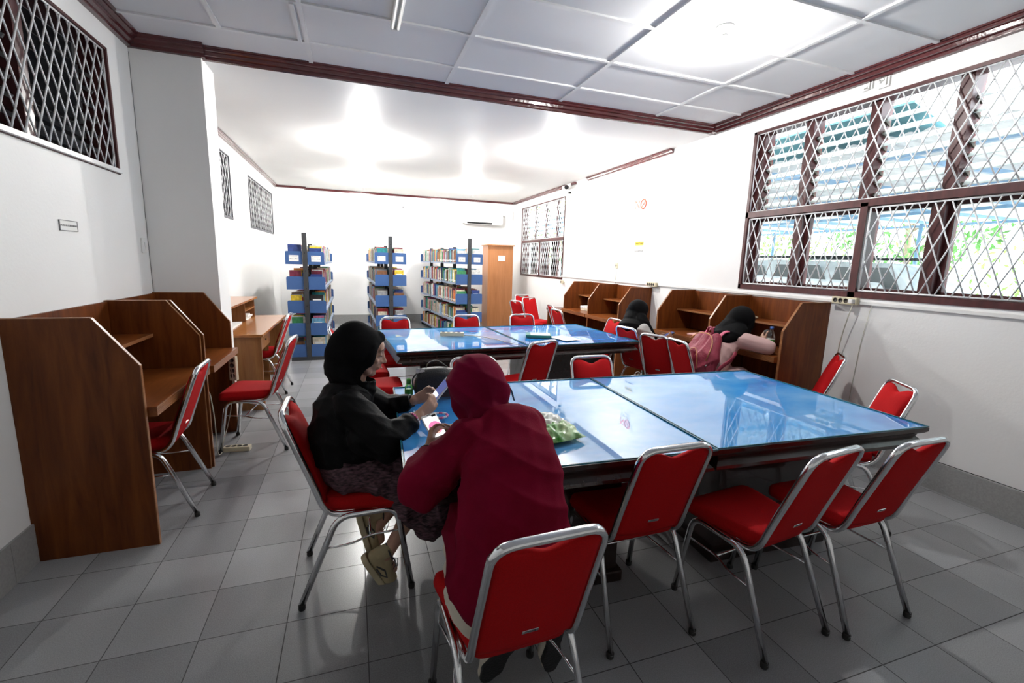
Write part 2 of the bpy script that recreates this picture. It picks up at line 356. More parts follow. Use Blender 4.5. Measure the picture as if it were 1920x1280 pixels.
# baseboards
mb = MB(); mb.bbox(XR-.012, XR+.01, YF, YW, 0, .20)
for k in range(56): mb.bbox(XR-.0125, XR-.0115, YF+.3*k-.0015, YF+.3*k+.0015, 0, .20)
struct('baseboard_right', mb, 'baseboard_tile')
mb = MB(); mb.bbox(XL-.01, XL+.012, YF, YW, 0, .20)
for k in range(30): mb.bbox(XL+.0115, XL+.0135, YF+.3*k-.0015, YF+.3*k+.0015, 0, .20)
struct('baseboard_left', mb, 'baseboard_tile')
mb = MB(); mb.bbox(XL, XR, YW-.012, YW+.01, 0, .20); struct('baseboard_back', mb, 'baseboard_tile')
# crown trims (varnished maroon)
def crown_pts(h, p):   # profile: (distance from wall, z below ceiling)
    return [(0, 0), (p, 0), (p, -h*.12), (p*.86, -h*.17), (p*.86, -h*.34), (p*.6, -h*.42), (p*.55, -h*.66), (p*.3, -h*.74), (p*.28, -h*.95), (0, -h)]
def crown_y(name, xw, sgn, y0, y1, z, h=.078, p=.08):
    mb = MB(); mb.prism([(xw+sgn*a, z+b) for a, b in crown_pts(h, p)], 1, y0, y1); return struct(name, mb, 'maroon_gloss')
def crown_x(name, yw, x0, x1, z, h=.078, p=.08):
    mb = MB(); mb.prism([(yw-a, z+b) for a, b in crown_pts(h, p)], 0, x0, x1); return struct(name, mb, 'maroon_gloss')
crown_y('trim_1', XR, -1, YF, YB-.02, ZC, .085, .10)
crown_y('trim_2', XL, 1, YF, 2.45, ZC, .085, .10)
crown_x('trim_3', YB, .16, XR, ZC, .088, .075)
crown_x('trim_4', 2.47, XL, .215, ZC, .088, .075)
crown_x('trim_5', YW, XL, XR, ZF-.004, .042, .04)
crown_x('trim_10', 9.22, XL, .32, ZF-.004, .042, .04)
crown_y('trim_6', XL, 1, 2.80, YW, ZF-.004, .055, .05)
crown_y('trim_7', XR, -1, 3.22, 5.46, ZF-.004, .055, .05)
crown_y('trim_8', XR, -1, 6.32, YW, ZF-.004, .055, .05)

# ------------------------------------------------------------------ windows
def lattice(y0, y1, z0, z1, dy, dz, xg, r=.0048):
    """diagonal rods clipped to a rectangle plus a border, in plane x = xg"""
    mb = MB()
    def clip(ya, za, yb, zb):
        t0, t1 = 0, 1; d = (yb-ya, zb-za)
        for p, q in ((-d[0], ya-y0), (d[0], y1-ya), (-d[1], za-z0), (d[1], z1-za)):
            if abs(p) < 1e-9:
                if q < 0: return None
                continue
            t = q/p
            if p < 0: t0 = max(t0, t)
            else: t1 = min(t1, t)
        if t1-t0 < 1e-4: return None
        return (ya+d[0]*t0, za+d[1]*t0, ya+d[0]*t1, za+d[1]*t1)
    H = z1-z0; run = H*dy/dz; n = int((y1-y0+run)/dy)+2
    for i in range(-1, n):
        for s in (1, -1):
            ya = (y0-run+i*dy) if s == 1 else (y1+run-i*dy)
            c = clip(ya, z0, ya+s*run, z1)
            if c:
                off = .003*s; mb.tube([(xg+off, c[0], c[1]), (xg+off, c[2], c[3])], r, 6)
    for a, b in (((y0, z0), (y1, z0)), ((y0, z1), (y1, z1)), ((y0, z0), (y0, z1)), ((y1, z0), (y1, z1))):
        mb.tube([(xg, a[0], a[1]), (xg, b[0], b[1])], r*1.5, 6)
    return mb
def louvres(ya, yb, z0, z1, xc, pitch, tilt, sgn, h=.085):
    mb = MB(); n = int((z1-z0)/pitch)
    for k in range(n):
        z = z0+pitch*(k+.5); mb.box((xc, (ya+yb)/2, z), (.005, yb-ya, h), rot=(0, sgn*tilt, 0))
    return mb
def clips(ya, yb, z0, z1, xc, pitch):
    mb = MB(); n = int((z1-z0)/pitch)
    for k in range(n):
        z = z0+pitch*(k+.5)
        for y in (ya, yb): mb.box((xc, y, z-.03), (.07, .012, .022), rot=(0, .5, 0))
    return mb
def window(name, side, W, zt, posts_up, posts_lo, mull, frame_in, blade='louvre_glass', dy=.098, dz=.20, lower=True, rg=.0048, pitch=.092, tilt=.9, framemat='maroon_wood', outer=.045, pd=(.045, .17)):
    y0, y1, z0, z1 = W; xw = XR if side > 0 else XL; s = side
    def bx(mb, a, b, c, d, e, f): mb.bbox(xw+s*a, xw+s*b, c, d, e, f)
    fr = MB(); t = outer
    bx(fr, -.008, .15, y0, y1, z0, z0+t); bx(fr, -.008, .15, y0, y1, z1-t*.55, z1)
    bx(fr, -.008, .15, y0, y0+t*.7, z0, z1); bx(fr, -.008, .15, y1-t*.7, y1, z0, z1)
    if lower: bx(fr, -.008, .15, y0, y1, zt-.028, zt+.028)
    if lower:
        for m in mull: bx(fr, -.008, .15, m-.028, m+.028, z0, zt)
    root = struct(name, fr, framemat)
    pm = MB()
    for p in posts_up: bx(pm, pd[0], pd[1], p-.04, p+.04, zt if lower else z0, z1)
    if lower:
        for p in posts_lo: bx(pm, pd[0], pd[1], p-.04, p+.04, z0, zt)
    if pm.v: pm.build('window_post', framemat, root)
    zlo = (zt+.03) if lower else z0+t
    edges = [y0+t]+sorted(sum([[p-.04, p+.04] for p in posts_up], []))+[y1-t]
    for i in range(0, len(edges), 2):
        if edges[i+1]-edges[i] < .05: continue
        louvres(edges[i]+.012, edges[i+1]-.012, zlo+.01, z1-.03, xw+s*.11, pitch, tilt, s).build('louvre_blades', blade, root)
        clips(edges[i]+.012, edges[i+1]-.012, zlo+.01, z1-.03, xw+s*.11, pitch).build('louvre_clips', 'dark_hole' if side > 0 else 'grey_ink', root)
    if lower:
        e2 = [y0+t]+sorted(sum([[p-.04, p+.04] for p in posts_lo], []))+[y1-t]
        for i in range(0, len(e2), 2):
            a, b = e2[i], e2[i+1]; g = MB(); bx(g, .118, .122, a, b, z0+t, zt-.03); g.build('window_pane', 'window_glass', root)
            c = MB(); q = .035
            if frame_in:
                bx(c, .10, .145, a, b, z0+t, z0+t+q); bx(c, .10, .145, a, b, zt-.03-q, zt-.03); bx(c, .10, .145, a, a+q, z0+t, zt-.03); bx(c, .10, .145, b-q, b, z0+t, zt-.03)
                c.build('window_sash', framemat, root)
    xg = xw+s*.012
    lattice(y0+t*.7, y1-t*.7, (zt+.03) if lower else z0+t*.8, z1-t*.55, dy, dz, xg, rg).build('window_grille', 'grille_paint', root)
    if lower:
        ms = [y0+t*.7]+sum([[m-.03, m+.03] for m in sorted(mull)], [])+[y1-t*.7]
        for i in range(0, len(ms), 2): lattice(ms[i]+.012, ms[i+1]-.012, z0+t+.012, zt-.04, dy, dz*1.2, xg).build('window_grille', 'grille_paint', root)
    return root
window('window_1', 1, W1, 2.045, [1.90, 1.385, .83, .265, -.30, -.85], [1.385, .30, -.80], [.775, -.32], True)
window('window_2', 1, W2, 1.985, [8.62, 8.02, 7.42, 6.84], [8.45, 7.9, 7.25, 6.75], [7.55], False, dy=.10, dz=.20, pd=(.075, .10), outer=.035)
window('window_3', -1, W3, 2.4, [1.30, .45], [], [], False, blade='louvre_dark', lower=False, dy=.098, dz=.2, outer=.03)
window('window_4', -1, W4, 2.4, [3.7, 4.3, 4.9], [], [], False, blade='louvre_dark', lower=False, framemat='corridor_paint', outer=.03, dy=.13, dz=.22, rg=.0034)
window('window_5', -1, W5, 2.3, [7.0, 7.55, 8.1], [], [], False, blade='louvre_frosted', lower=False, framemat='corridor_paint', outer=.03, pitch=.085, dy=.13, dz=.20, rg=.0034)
# bright painted sill strip under the left window and the wall ledge
mb = MB(); mb.bbox(XL-.002, XL+.03, W3[0], W3[1]-.02, W3[2]+.005, W3[2]+.03); struct('trim_9', mb, 'white_paint')
# corridor behind the left wall (dark, beyond the louvres)
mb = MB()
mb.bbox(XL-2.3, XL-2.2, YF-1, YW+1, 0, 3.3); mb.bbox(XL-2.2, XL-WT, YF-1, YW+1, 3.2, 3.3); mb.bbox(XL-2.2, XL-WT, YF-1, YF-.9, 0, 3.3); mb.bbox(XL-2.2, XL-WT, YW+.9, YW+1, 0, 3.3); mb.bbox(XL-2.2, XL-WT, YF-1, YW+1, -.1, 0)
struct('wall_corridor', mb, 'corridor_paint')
mb = MB(); mb.box((XL-1.3, 1.2, 2.75), (.10, 1.25, .05)); 
tag(mb.build('corridor_light', 'white_paint'), 'slim white tube lamp in the corridor seen through the left front louvres', 'lamp')

# ------------------------------------------------------------------ ceiling lamps
def set_em(name, wts, r):
    M[name].node_tree.nodes['Emission'].inputs['Strength'].default_value = wts/(4*PI*PI*r*r)
RB = .036
set_em('bulb_front', BULB_W['front'], RB); set_em('bulb_far', BULB_W['far'], RB)
def bulb(x, y, zc, mat, label, group=None):
    t = thing('ceiling_bulb', label, 'lamp', (x, y, zc), 0, group)
    a = MB(); a.lathe([(.056, 0), (.056, -.012), (.048, -.02), (.030, -.026), (.026, -.05), (.020, -.052)], n=24); a.build('lamp_holder', 'white_plastic', t)
    b = MB(); b.lathe([(.018, -.050), (.027, -.062), (.030, -.085)], n=20); b.build('lamp_collar', 'white_plastic', t)
    g = MB(); g.ball((0, 0, -.108), RB, 20); g.build('lamp_globe', mat, t)
    return t
bulb(3.55, .78, ZC, 'bulb_front', 'lit bulb in a round white holder on the panelled ceiling near the big window')
bulb(1.42, 4.75, ZF, 'bulb_far', 'lit bulb on the plain ceiling nearest the left wall, front one of two', )
bulb(1.45, 7.60, ZF, 'bulb_far', 'lit bulb at the back of the plain ceiling above the left bookshelf')
bulb(3.53, 7.45, ZF, 'bulb_far', 'lit bulb at the back of the plain ceiling in front of the air conditioner')
bulb(3.90, 4.10, ZF, 'bulb_far', 'lit bulb on the plain ceiling nearest the right wall above the study carrels')
t = thing('tube_light', 'unlit white fluorescent tube fitting on the panelled ceiling', 'lamp', (1.53, 1.53, ZC))
a = MB(); a.bev((0, -.55, -.022), (.045, 1.12, .036), .006); a.build('lamp_body', 'white_plastic', t)
for x in (-.014, .022):
    a = MB(); a.tube([(x, -1.08, -.052), (x, -.02, -.052)], .011, 12); a.build('lamp_tube', 'white_plastic', t)
a = MB(); a.bev((0, -.008, -.045), (.055, .02, .035), .004); a.build('lamp_socket', 'paper', t)
# ------------------------------------------------------------------ organic surfaces: capsules and ellipsoids fused into one skin
def capsule(mb, p1, r1, p2, r2, n=14, h=5, sq=None):
    p1, p2 = Vector(p1), Vector(p2); d = p2-p1; L = d.length
    if L < 1e-5: return mb.ball(p1, max(r1, r2), n)
    d.normalize(); a = d.orthogonal().normalized() if sq is None else (Vector(sq[0])-d*d.dot(Vector(sq[0]))).normalized(); b = d.cross(a); k2 = 1 if sq is None else sq[1]
    vs = []; fs = []; rows = []
    for i in range(h+1):
        th = PI/2*(1-i/h); rows.append((p1-d*(r1*math.sin(th)), r1*math.cos(th)))
    for i in range(h+1):
        th = PI/2*i/h; rows.append((p2+d*(r2*math.sin(th)), r2*math.cos(th)))
    for c, r in rows:
        r = max(r, 1e-4)
        for k in range(n): t = 2*PI*k/n; vs.append(c+a*(math.cos(t)*r*k2)+b*(math.sin(t)*r))
    m = len(rows)
    for i in range(m-1):
        for k in range(n): fs.append((i*n+k, i*n+(k+1) % n, (i+1)*n+(k+1) % n, (i+1)*n+k))
    fs.append(tuple(range(n-1, -1, -1))); fs.append(tuple((m-1)*n+k for k in range(n)))
    return mb.add(vs, fs, True)
def chain(mb, pts, rs, n=14, sq=None):
    for i in range(len(pts)-1): capsule(mb, pts[i], rs[i], pts[i+1], rs[i+1], n, sq=sq)
def ell(mb, c, r, R=None, n=20): return mb.ball(c, r, n, R=R)
def remesh(mb, voxel, smooth=3, fac=.5):
    me = bpy.data.meshes.new('tmp'); me.from_pydata([tuple(v) for v in mb.v], [], mb.f)
    bm = bmesh.new(); bm.from_mesh(me); bmesh.ops.recalc_face_normals(bm, faces=bm.faces); bm.to_mesh(me); bm.free()
    o = bpy.data.objects.new('tmp', me); COL.objects.link(o)
    m = o.modifiers.new('r', 'REMESH'); m.mode = 'VOXEL'; m.voxel_size = voxel; m.use_smooth_shade = True
    if smooth: s = o.modifiers.new('s', 'SMOOTH'); s.factor = fac; s.iterations = smooth
    dg = bpy.context.evaluated_depsgraph_get(); r = bpy.data.meshes.new_from_object(o.evaluated_get(dg)); bpy.data.objects.remove(o); bpy.data.meshes.remove(me)
    return r
def loc_inv(parent):
    return (Matrix.Translation(parent.location) @ parent.rotation_euler.to_matrix().to_4x4()).inverted() if parent else Matrix.Identity(4)
def blob(name, mb, mats, parent, voxel=.008, smooth=3, disp=None, cut=None, thick=0, matf=None, dec=None):
    """fuse mb (world coordinates) into one surface; disp(P, N)->P ; cut(P)->bool mask of vertices removed"""
    me = remesh(mb, voxel, smooth); n = len(me.vertices); P = np.empty(n*3, 'f'); me.vertices.foreach_get('co', P); P = P.reshape(-1, 3)
    Nn = np.empty(n*3, 'f'); me.vertex_normals.foreach_get('vector', Nn); Nn = Nn.reshape(-1, 3)
    if disp is not None: P = disp(P, Nn).astype('f')
    mask = cut(P) if cut is not None else None
    Wi = np.array(loc_inv(parent)); Q = P @ Wi[:3, :3].T+Wi[:3, 3]
    me.vertices.foreach_set('co', Q.astype('f').ravel())
    mats = mats if isinstance(mats, (list, tuple)) else [mats]
    me.materials.clear()
    for m in mats: me.materials.append(M[m])
    if mask is not None or matf is not None or thick:
        bm = bmesh.new(); bm.from_mesh(me); bm.verts.ensure_lookup_table()
        if matf is not None:
            for f in bm.faces: f.material_index = int(matf(P[[v.index for v in f.verts]].mean(0)))
        if mask is not None: bmesh.ops.delete(bm, geom=[bm.verts[i] for i in np.nonzero(mask)[0]], context='VERTS')
        if mask is not None:
            for _ in range(10):
                bv = [v for v in bm.verts if v.is_boundary]; new = {}
                for v in bv:
                    nb = [e.other_vert(v).co for e in v.link_edges if e.is_boundary]
                    if len(nb) == 2: new[v] = v.co*.4+(nb[0]+nb[1])*.3
                for v, c in new.items(): v.co = c
        if thick:
            bm.normal_update(); geo = bm.faces[:]; bmesh.ops.solidify(bm, geom=geo, thickness=thick)
        for f in bm.faces: f.smooth = True
        bm.to_mesh(me); bm.free()
    else:
        me.polygons.foreach_set('use_smooth', [True]*len(me.polygons))
    me.update(); me.name = name; o = bpy.data.objects.new(name, me); COL.objects.link(o)
    if parent: o.parent = parent
    return o
def sn(P, k, ph=0.0, d=(1, 0, 0)):
    return np.sin((P @ np.array(d, 'f'))*k+ph)
def folds(P, Nn, amp, waves, mask=None):
    """fabric folds: sharpened sine ridges whose phase is bent by slower waves"""
    t = np.zeros(len(P), 'f')
    for (k, d, wob, wk) in waves:
        ph = (P @ np.array(d, 'f'))*k+wob*np.sin(P[:, 0]*wk+1.3)+wob*np.sin(P[:, 2]*wk*1.3+.5)+wob*.7*np.sin(P[:, 1]*wk*.9)
        t += (1-np.abs(np.sin(ph*.5)))**1.6-.45
    t *= amp/len(waves)
    if mask is not None: t = t*mask
    return P+Nn*t[:, None]
def bump_at(P, Nn, c, r, a):
    d2 = ((P-np.array(c, 'f'))**2).sum(1); return P+Nn*(a*np.exp(-d2/(r*r)))[:, None]
def sstep(x, a, b): t = np.clip((x-a)/(b-a), 0, 1); return t*t*(3-2*t)
def hand(mb, wrist, fdir, pdir, side, curls, tdir=None, s=1.0, spread=.10):
    """wrist point, finger direction, palm-facing direction; side=+1 thumb toward fdir x pdir. curls: bend (rad) per finger"""
    f = Vector(fdir).normalized(); p = (Vector(pdir)-f*f.dot(Vector(pdir))).normalized(); sd_ = f.cross(p)*side
    w = Vector(wrist)
    pc = w+f*.045*s
    for k in (-1.2, -.4, .4, 1.2): capsule(mb, w+sd_*k*.011*s, .014*s, w+f*.082*s+sd_*k*.0165*s, .0105*s, 10)
    lens = [(.040, .024, .019), (.044, .028, .020), (.041, .026, .020), (.032, .020, .018)]
    for i, (q, L) in enumerate(zip((1.5, .5, -.5, -1.5), lens)):
        b = w+f*(.084-.004*abs(q))*s+sd_*q*.0155*s; d = (f+sd_*spread*q*.5).normalized(); ang = 0; pts = [b]; c = curls[i]
        for j, l in enumerate(L):
            ang += c*(.8, 1.1, .7)[j]; dd = d*math.cos(ang)+p*math.sin(ang); b = b+dd*l*s; pts.append(b)
        chain(mb, pts, [.0088*s, .0080*s, .0074*s, .0062*s], 10)
    t = (Vector(tdir) if tdir is not None else (f*.75+sd_*.65+p*.35)).normalized()
    b = w+f*.018*s+sd_*.020*s; m1 = b+(t*.6+sd_*.35+f*.2).normalized()*.040*s; m2 = m1+t*.032*s; m3 = m2+(t*.9+p*.35).normalized()*.024*s
    chain(mb, [b, m1, m2, m3], [.0145*s, .0105*s, .0092*s, .0070*s], 10)
# ------------------------------------------------------------------ tables (two pairs of glass-topped tables)
def table(label, cx, cy, rz, L, W, px0, px1, py0, py1, group):
    t = thing('reading_table', label, 'table', (cx, cy, 0), rz, group)
    zt = .745
    prof = [(0, 0), (.0, -.018), (-.012, -.030), (-.030, -.040), (-.034, -.052), (-.020, -.066), (-.008, -.078), (-.004, -.090), (-.030, -.098), (-.050, -.104), (-.052, -.120)]
    mb = MB(); n = 0; rings = []
    for a, b in prof:
        hx, hy = L/2+a, W/2+a; rings.append([(-hx, -hy, zt+b), (hx, -hy, zt+b), (hx, hy, zt+b), (-hx, hy, zt+b)])
    vs = sum(rings, []); fs = []
    for i in range(len(rings)-1):
        for k in range(4): fs.append((i*4+k, i*4+(k+1) % 4, (i+1)*4+(k+1) % 4, (i+1)*4+k))
    fs.append((3, 2, 1, 0)); m = (len(rings)-1)*4; fs.append((m, m+1, m+2, m+3)); mb.add(vs, fs); mb.build('table_top', 'dark_table_wood', t)
    mb = MB(); mb.bbox(px0, px1, py0, py1, .06, zt-.115); mb.build('pedestal', 'dark_table_wood', t)
    mb = MB(); mb.bev(((px0+px1)/2, (py0+py1)/2, .03), (px1-px0+.05, py1-py0+.05, .06), .01); mb.build('plinth', 'dark_table_wood', t)
    mb = MB(); mb.bev((0, 0, zt+.0015), (L-.02, W-.02, .003), .001); mb.build('printed_sheet', 'sky_print', t)['label'] = 'blue sky print under the glass'
    mb = MB(); e = .0055; z = zt+.0055; h = .007
    for x0, x1, y0, y1 in ((-L/2+.001, L/2-.001, -W/2+.001, -W/2+.001+e), (-L/2+.001, L/2-.001, W/2-.001-e, W/2-.001), (-L/2+.001, -L/2+.001+e, -W/2+e+.001, W/2-e-.001), (L/2-.001-e, L/2-.001, -W/2+e+.001, W/2-e-.001)): mb.bbox(x0, x1, y0, y1, z-h/2, z+h/2)
    mb.build('glass_rim', 'glass_edge', t)
    return t
T_Z = .7525
table('front reading table left half, with the phones, green bag and black handbag on it', 2.046, .198, math.radians(-2.6), 1.288, 1.225, -.36, .36, -.34, .30, None)
table('front reading table right half, its empty top mirroring the big window', 3.330, .148, math.radians(-2.4), 1.275, 1.225, -.36, .36, -.34, .30, None)
table('back reading table left half, with the ivory power strip on it', 2.105, 2.575, math.radians(3.4), 1.205, 1.29, -.36, .30, -.38, .40, None)
table('back reading table right half, with the green book lying on it', 3.318, 2.649, math.radians(3.4), 1.21, 1.29, -.38, .34, -.38, .40, None)

# ------------------------------------------------------------------ chairs
def pillow(mb, P, outline, th_f, th_b, nu=16, nv=14, e=5, pw=.55):
    """cushion: outline(u,v)->(a,b) in plane, P(a,b,c)->xyz, c = thickness"""
    def face(sgn, th):
        def f(u, v):
            U = 2*u-1; V = 2*v-1; a, b = outline(U, V); U = math.sin(U*PI/2)*.35+U*.65; V = math.sin(V*PI/2)*.35+V*.65; a, b = outline(U, V); k = max(0, (1-abs(U)**e)*(1-abs(V)**e))**pw
            return P(a, b, sgn*(.004+th*k))
        return f
    mb.grid(face(1, th_f), nu, nv); mb.grid(face(-1, th_b), nu, nv)
    # rim
    b0 = len(mb.v)-2*(nu+1)*(nv+1); st = (nu+1)*(nv+1)
    idx = [i for i in range(nu+1)]+[j*(nu+1)+nu for j in range(1, nv+1)]+[nv*(nu+1)+i for i in range(nu-1, -1, -1)]+[j*(nu+1) for j in range(nv-1, 0, -1)]
    n = len(idx)
    for k in range(n):
        p, q = idx[k], idx[(k+1) % n]; mb.f.append((b0+p, b0+q, b0+st+q, b0+st+p)); mb.mi.append(mb.cur); mb.sm.append(True)
def make_chair(label):
    t = thing('stacking_chair', label, 'chair')
    # back plane: from (y -.165, z .545) to (y -.292, z .862)
    def bp(z): return -.165-(z-.545)*.36
    r = .0115
    pts = [(-.158, .07, .398), (-.160, -.118, .400), (-.158, bp(.545), .545), (-.152, bp(.862), .862), (.152, bp(.862), .862), (.158, bp(.545), .545), (.160, -.118, .400), (.158, .07, .398)]
    mb = MB(); mb.tube(fillet(pts, [0, .075, .10, .062, .062, .10, .075, 0], 6), r, 8, flat=1.25, flatdir=(0, 1, .4)); mb.build('back_frame', 'chrome', t)
    for s in (-1, 1):
        mb = MB(); pts = [(s*.195, -.235, .012), (s*.178, -.075, .398), (s*.178, .175, .405), (s*.190, .235, .012)]
        mb.tube(fillet(pts, [0, .06, .06, 0], 6), r, 8, flat=1.2, flatdir=(0, 1, 0)); mb.build('side_leg_frame', 'chrome', t)
        mb = MB(); mb.tube(fillet([(s*.183, -.130, .262), (s*.176, -.02, .262), (s*.150, .06, .275), (s*.184, .205, .30)], .03, 4), .005, 6); mb.build('side_stretcher', 'chrome', t)
        for y in (-.235, .235):
            mb = MB(); mb.lathe([(.0135, 0), (.015, .004), (.015, .022), (.0125, .026)], (s*(.195 if y < 0 else .190), y+(.004 if y < 0 else 0), 0), 12); mb.build('foot_cap', 'rubber', t)
    mb = MB(); mb.tube([(-.150, .06, .275), (.150, .06, .275)], .005, 6); mb.tube([(-.175, .0, .392), (.175, .0, .392)], .008, 6); mb.build('cross_stretcher', 'chrome', t)
    # seat
    def so(U, V):
        a = U*(.178+.027*V) ; c = .20; x = a; y = .052+V*.183
        q = (abs(U)**6)*(abs(V)**6); return x*(1-.10*q), .045+(y-.045)*(1-.10*q)
    mb = MB(); pillow(mb, lambda a, b, c: (a, b, .442+c*(1.0)-(.012*max(0, (b-.15)/.08)**2 if c > 0 else 0)), so, .034, .030, 26, 24, 14, .42); mb.build('seat', 'red_fabric', t, weld=True)
    # backrest
    n = Vector((0, -1, -.40)).normalized(); n = Vector((0, .941, .339))
    def bo(U, V):
        top = .844-.029*math.exp(-(U/.38)**2)+.003*abs(U); top -= .035*max(0, abs(U)-.72)**1.5*3
        bot = .452-.022*(1-U*U)
        z = bot+(top-bot)*(V+1)/2; x = U*(.144-.002*V); return x, z
    def BP(a, b, c): return (a, bp(b)+c*n.y, b+c*n.z)
    mb = MB(); pillow(mb, BP, bo, .030, .010, 20, 18); bk = mb.build('backrest', 'red_fabric', t, weld=True)
    mb = MB(); z = .512; mb.bev((0, bp(z)-.0155, z), (.050, .003, .013), .0014, rot=(math.atan(.36), 0, 0))
    tx = text_mesh('tx', 'Chitose', .0105, 'black_ink', None, Vector((0, bp(z)-.0173, z)), Euler((math.atan(.36), 0, 0)).to_matrix() @ frame_R((1, 0, 0), (0, 0, 1)), ext=.0002)
    mb.mat(1).add([v.co.copy() for v in tx.data.vertices], [tuple(q_.vertices) for q_ in tx.data.polygons]); bpy.data.objects.remove(tx); bd = mb.build('badge', ['chrome', 'black_ink'], bk)
    return t
CH = make_chair('x'); first = [True]; badge_done = []
def chair(rx, ry, face, label, group=None, by='rear'):
    """rear-feet centre, facing angle in degrees (0 = +y, 90 = -x, -90 = +x)"""
    a = math.radians(face); f = Vector((-math.sin(a), math.cos(a)))
    c = CH if first[0] else copy_tree(CH); first[0] = False
    p = Vector((rx, ry))+f*.235; c.location = (p.x, p.y, 0); c.rotation_euler = (0, 0, a); c['label'] = label
    if group: c['group'] = group
    return c
K = {}
K['maroon'] = chair(1.66, -.93, 2, 'red stacking chair under the person in the maroon headscarf and dress')
K['c2'] = chair(2.325, -.556, 0, 'empty red chair under the front table, first right of the person in maroon')
K['c3'] = chair(2.87, -.748, 7, 'empty red chair at the near side of the front table, middle of three')
K['c4'] = chair(3.32, -.765, 1, 'empty red chair at the near right corner of the front table')
K['black'] = chair(.972, .255, -90, 'red stacking chair seen from the side under the person in black')
K['c5'] = chair(4.235, -.135, 57, 'red chair turned toward the camera at the right end of the front table')
K['c6'] = chair(4.78, .62, 46, 'red chair by the right wall beside the nearest wooden carrel, behind the front table')
K['A'] = chair(.327, 1.215, 92, 'red chair at the nearest left carrel, seen from behind')
K['B'] = chair(.715, 2.10, 84, 'red chair seen side on at the second left carrel, above the floor power strip')
K['C'] = chair(.50, 3.74, 88, 'red chair tucked at the brown desk behind the column')
K['d1'] = chair(1.975, 1.02, 180, 'red chair between the tables, its top showing behind the maroon headscarf')
K['d2'] = chair(2.70, 1.62, 19, 'red chair between the tables with its back to the camera, turned to the back table')
K['d3'] = chair(2.80, .90, 178, 'red chair beyond the front table, only its top showing over the glass')
K['e1'] = chair(1.65, 3.27, 180, 'red chair beyond the back table, leftmost of the three in front of the bookshelves')
K['e2'] = chair(2.49, 3.42, 180, 'red chair beyond the back table, in front of the right bookshelf')
K['e3'] = chair(3.20, 3.43, 178, 'red chair beyond the back table, in front of the tall brown cabinet')
K['f1'] = chair(4.16, 2.90, 90, 'red chair at the right end of the back table, just left of the grey-shirted person')
K['f2'] = chair(3.965, 2.255, -80, 'red chair under the person in the grey shirt and black headscarf')
K['f3'] = chair(3.94, 1.745, -70, 'empty red chair right of the grey-shirted person, left one of the overlapping pair')
K['f4'] = chair(3.975, 1.44, -94, 'red chair directly behind the maroon backpack, right one of the overlapping pair')
K['L'] = chair(1.05, 2.55, -88, 'farther red chair at the left end of the back table, mostly behind the black headscarf')
K['L2'] = chair(1.13, 2.03, -92, 'nearer red chair at the left end of the back table')
K['g'] = chair(3.85, 5.45, -68, 'darker red chair right of the tall brown cabinet, seen from behind')
K['h'] = chair(4.42, 6.74, -178, 'farthest red chair by the right wall beyond the stack')
K['i'] = chair(4.33, 6.10, -165, 'front red chair of the pair standing near the far right wall')
K['j'] = chair(4.14, 4.62, -95, 'red chair at the farthest right carrel, left one of two')
K['k'] = chair(3.96, 4.02, -85, 'red chair at the right carrel beyond the back table, right one of two')

# ------------------------------------------------------------------ study carrels
def panel_profile(D, H, F):    # (distance from wall, z): sloped top corner
    return [(0, 0), (D, 0), (D, H-F[1]), (D-F[0], H), (0, H)]
def carrel(label, xw, sgn, y0, y1, H, zw, bays, D=.50, group=None, T=.018, wood_='carrel_wood', shelf_from=.22):
    t = thing('study_carrel', label, 'study carrel', (xw, y0, 0), 0, group)
    def X(a): return sgn*a
    L = y1-y0; ys = [T/2]+[L*k/bays for k in range(1, bays)]+[L-T/2]
    for y in ys:
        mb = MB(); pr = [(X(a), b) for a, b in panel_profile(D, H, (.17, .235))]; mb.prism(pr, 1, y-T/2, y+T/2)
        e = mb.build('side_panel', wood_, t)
        m2 = MB(); q = panel_profile(D, H, (.17, .235)); 
        for (a0, b0), (a1, b1) in ((q[1], q[2]), (q[2], q[3]), (q[3], q[4])):
            d = Vector((a1-a0, b1-b0)); nn = Vector((d.y, -d.x)).normalized()*.004
            m2.prism([(X(a0), b0), (X(a1), b1), (X(a1+nn.x), b1+nn.y), (X(a0+nn.x), b0+nn.y)], 1, y-T/2-.001, y+T/2+.001)
        m2.build('edge_band', 'edge_wood', e)
    mb = MB(); mb.bbox(X(.004), X(.02), T, L-T, .30, H-.004); mb.build('back_panel', wood_, t)
    for k in range(bays):
        a, b = (T if k == 0 else ys[k]+T/2), (L-T if k == bays-1 else ys[k+1]-T/2)
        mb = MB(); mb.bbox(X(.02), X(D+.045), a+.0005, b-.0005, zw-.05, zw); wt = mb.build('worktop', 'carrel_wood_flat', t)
        mb = MB()
        for z in (-.044, -.034, -.024, -.014, -.004): mb.bbox(X(D+.045), X(D+.0475), a+.0005, b-.0005, zw+z-.003, zw+z+.003)
        mb.build('worktop_lip', 'edge_wood', wt)
        mb = MB(); zs = H-.215; mb.prism([(X(.02), a), (X(.24), a), (X(.24), b), (X(.02), b)], 2, zs-.018, zs); sh = mb.build('book_shelf', 'carrel_wood_flat', t)
        mb = MB(); mb.bbox(X(.24), X(.243), a, b, zs-.019, zs+.001); mb.build('shelf_edge', 'edge_wood', sh)
    return t
carrel('single wooden study carrel nearest the camera on the left wall', XL, 1, .765, 1.712, 1.19, .74, 1)
carrel('single wooden study carrel on the left wall against the column', XL, 1, 1.718, 2.462, 1.19, .735, 1, D=.515)
carrel('double wooden study carrel below the big barred window, where the pink-shirted person leans', XR, -1, .93, 2.61, 1.238, .785, 2)
carrel('double wooden study carrel on the right wall beyond the grey-shirted person', XR, -1, 3.44, 5.15, 1.215, .765, 2)
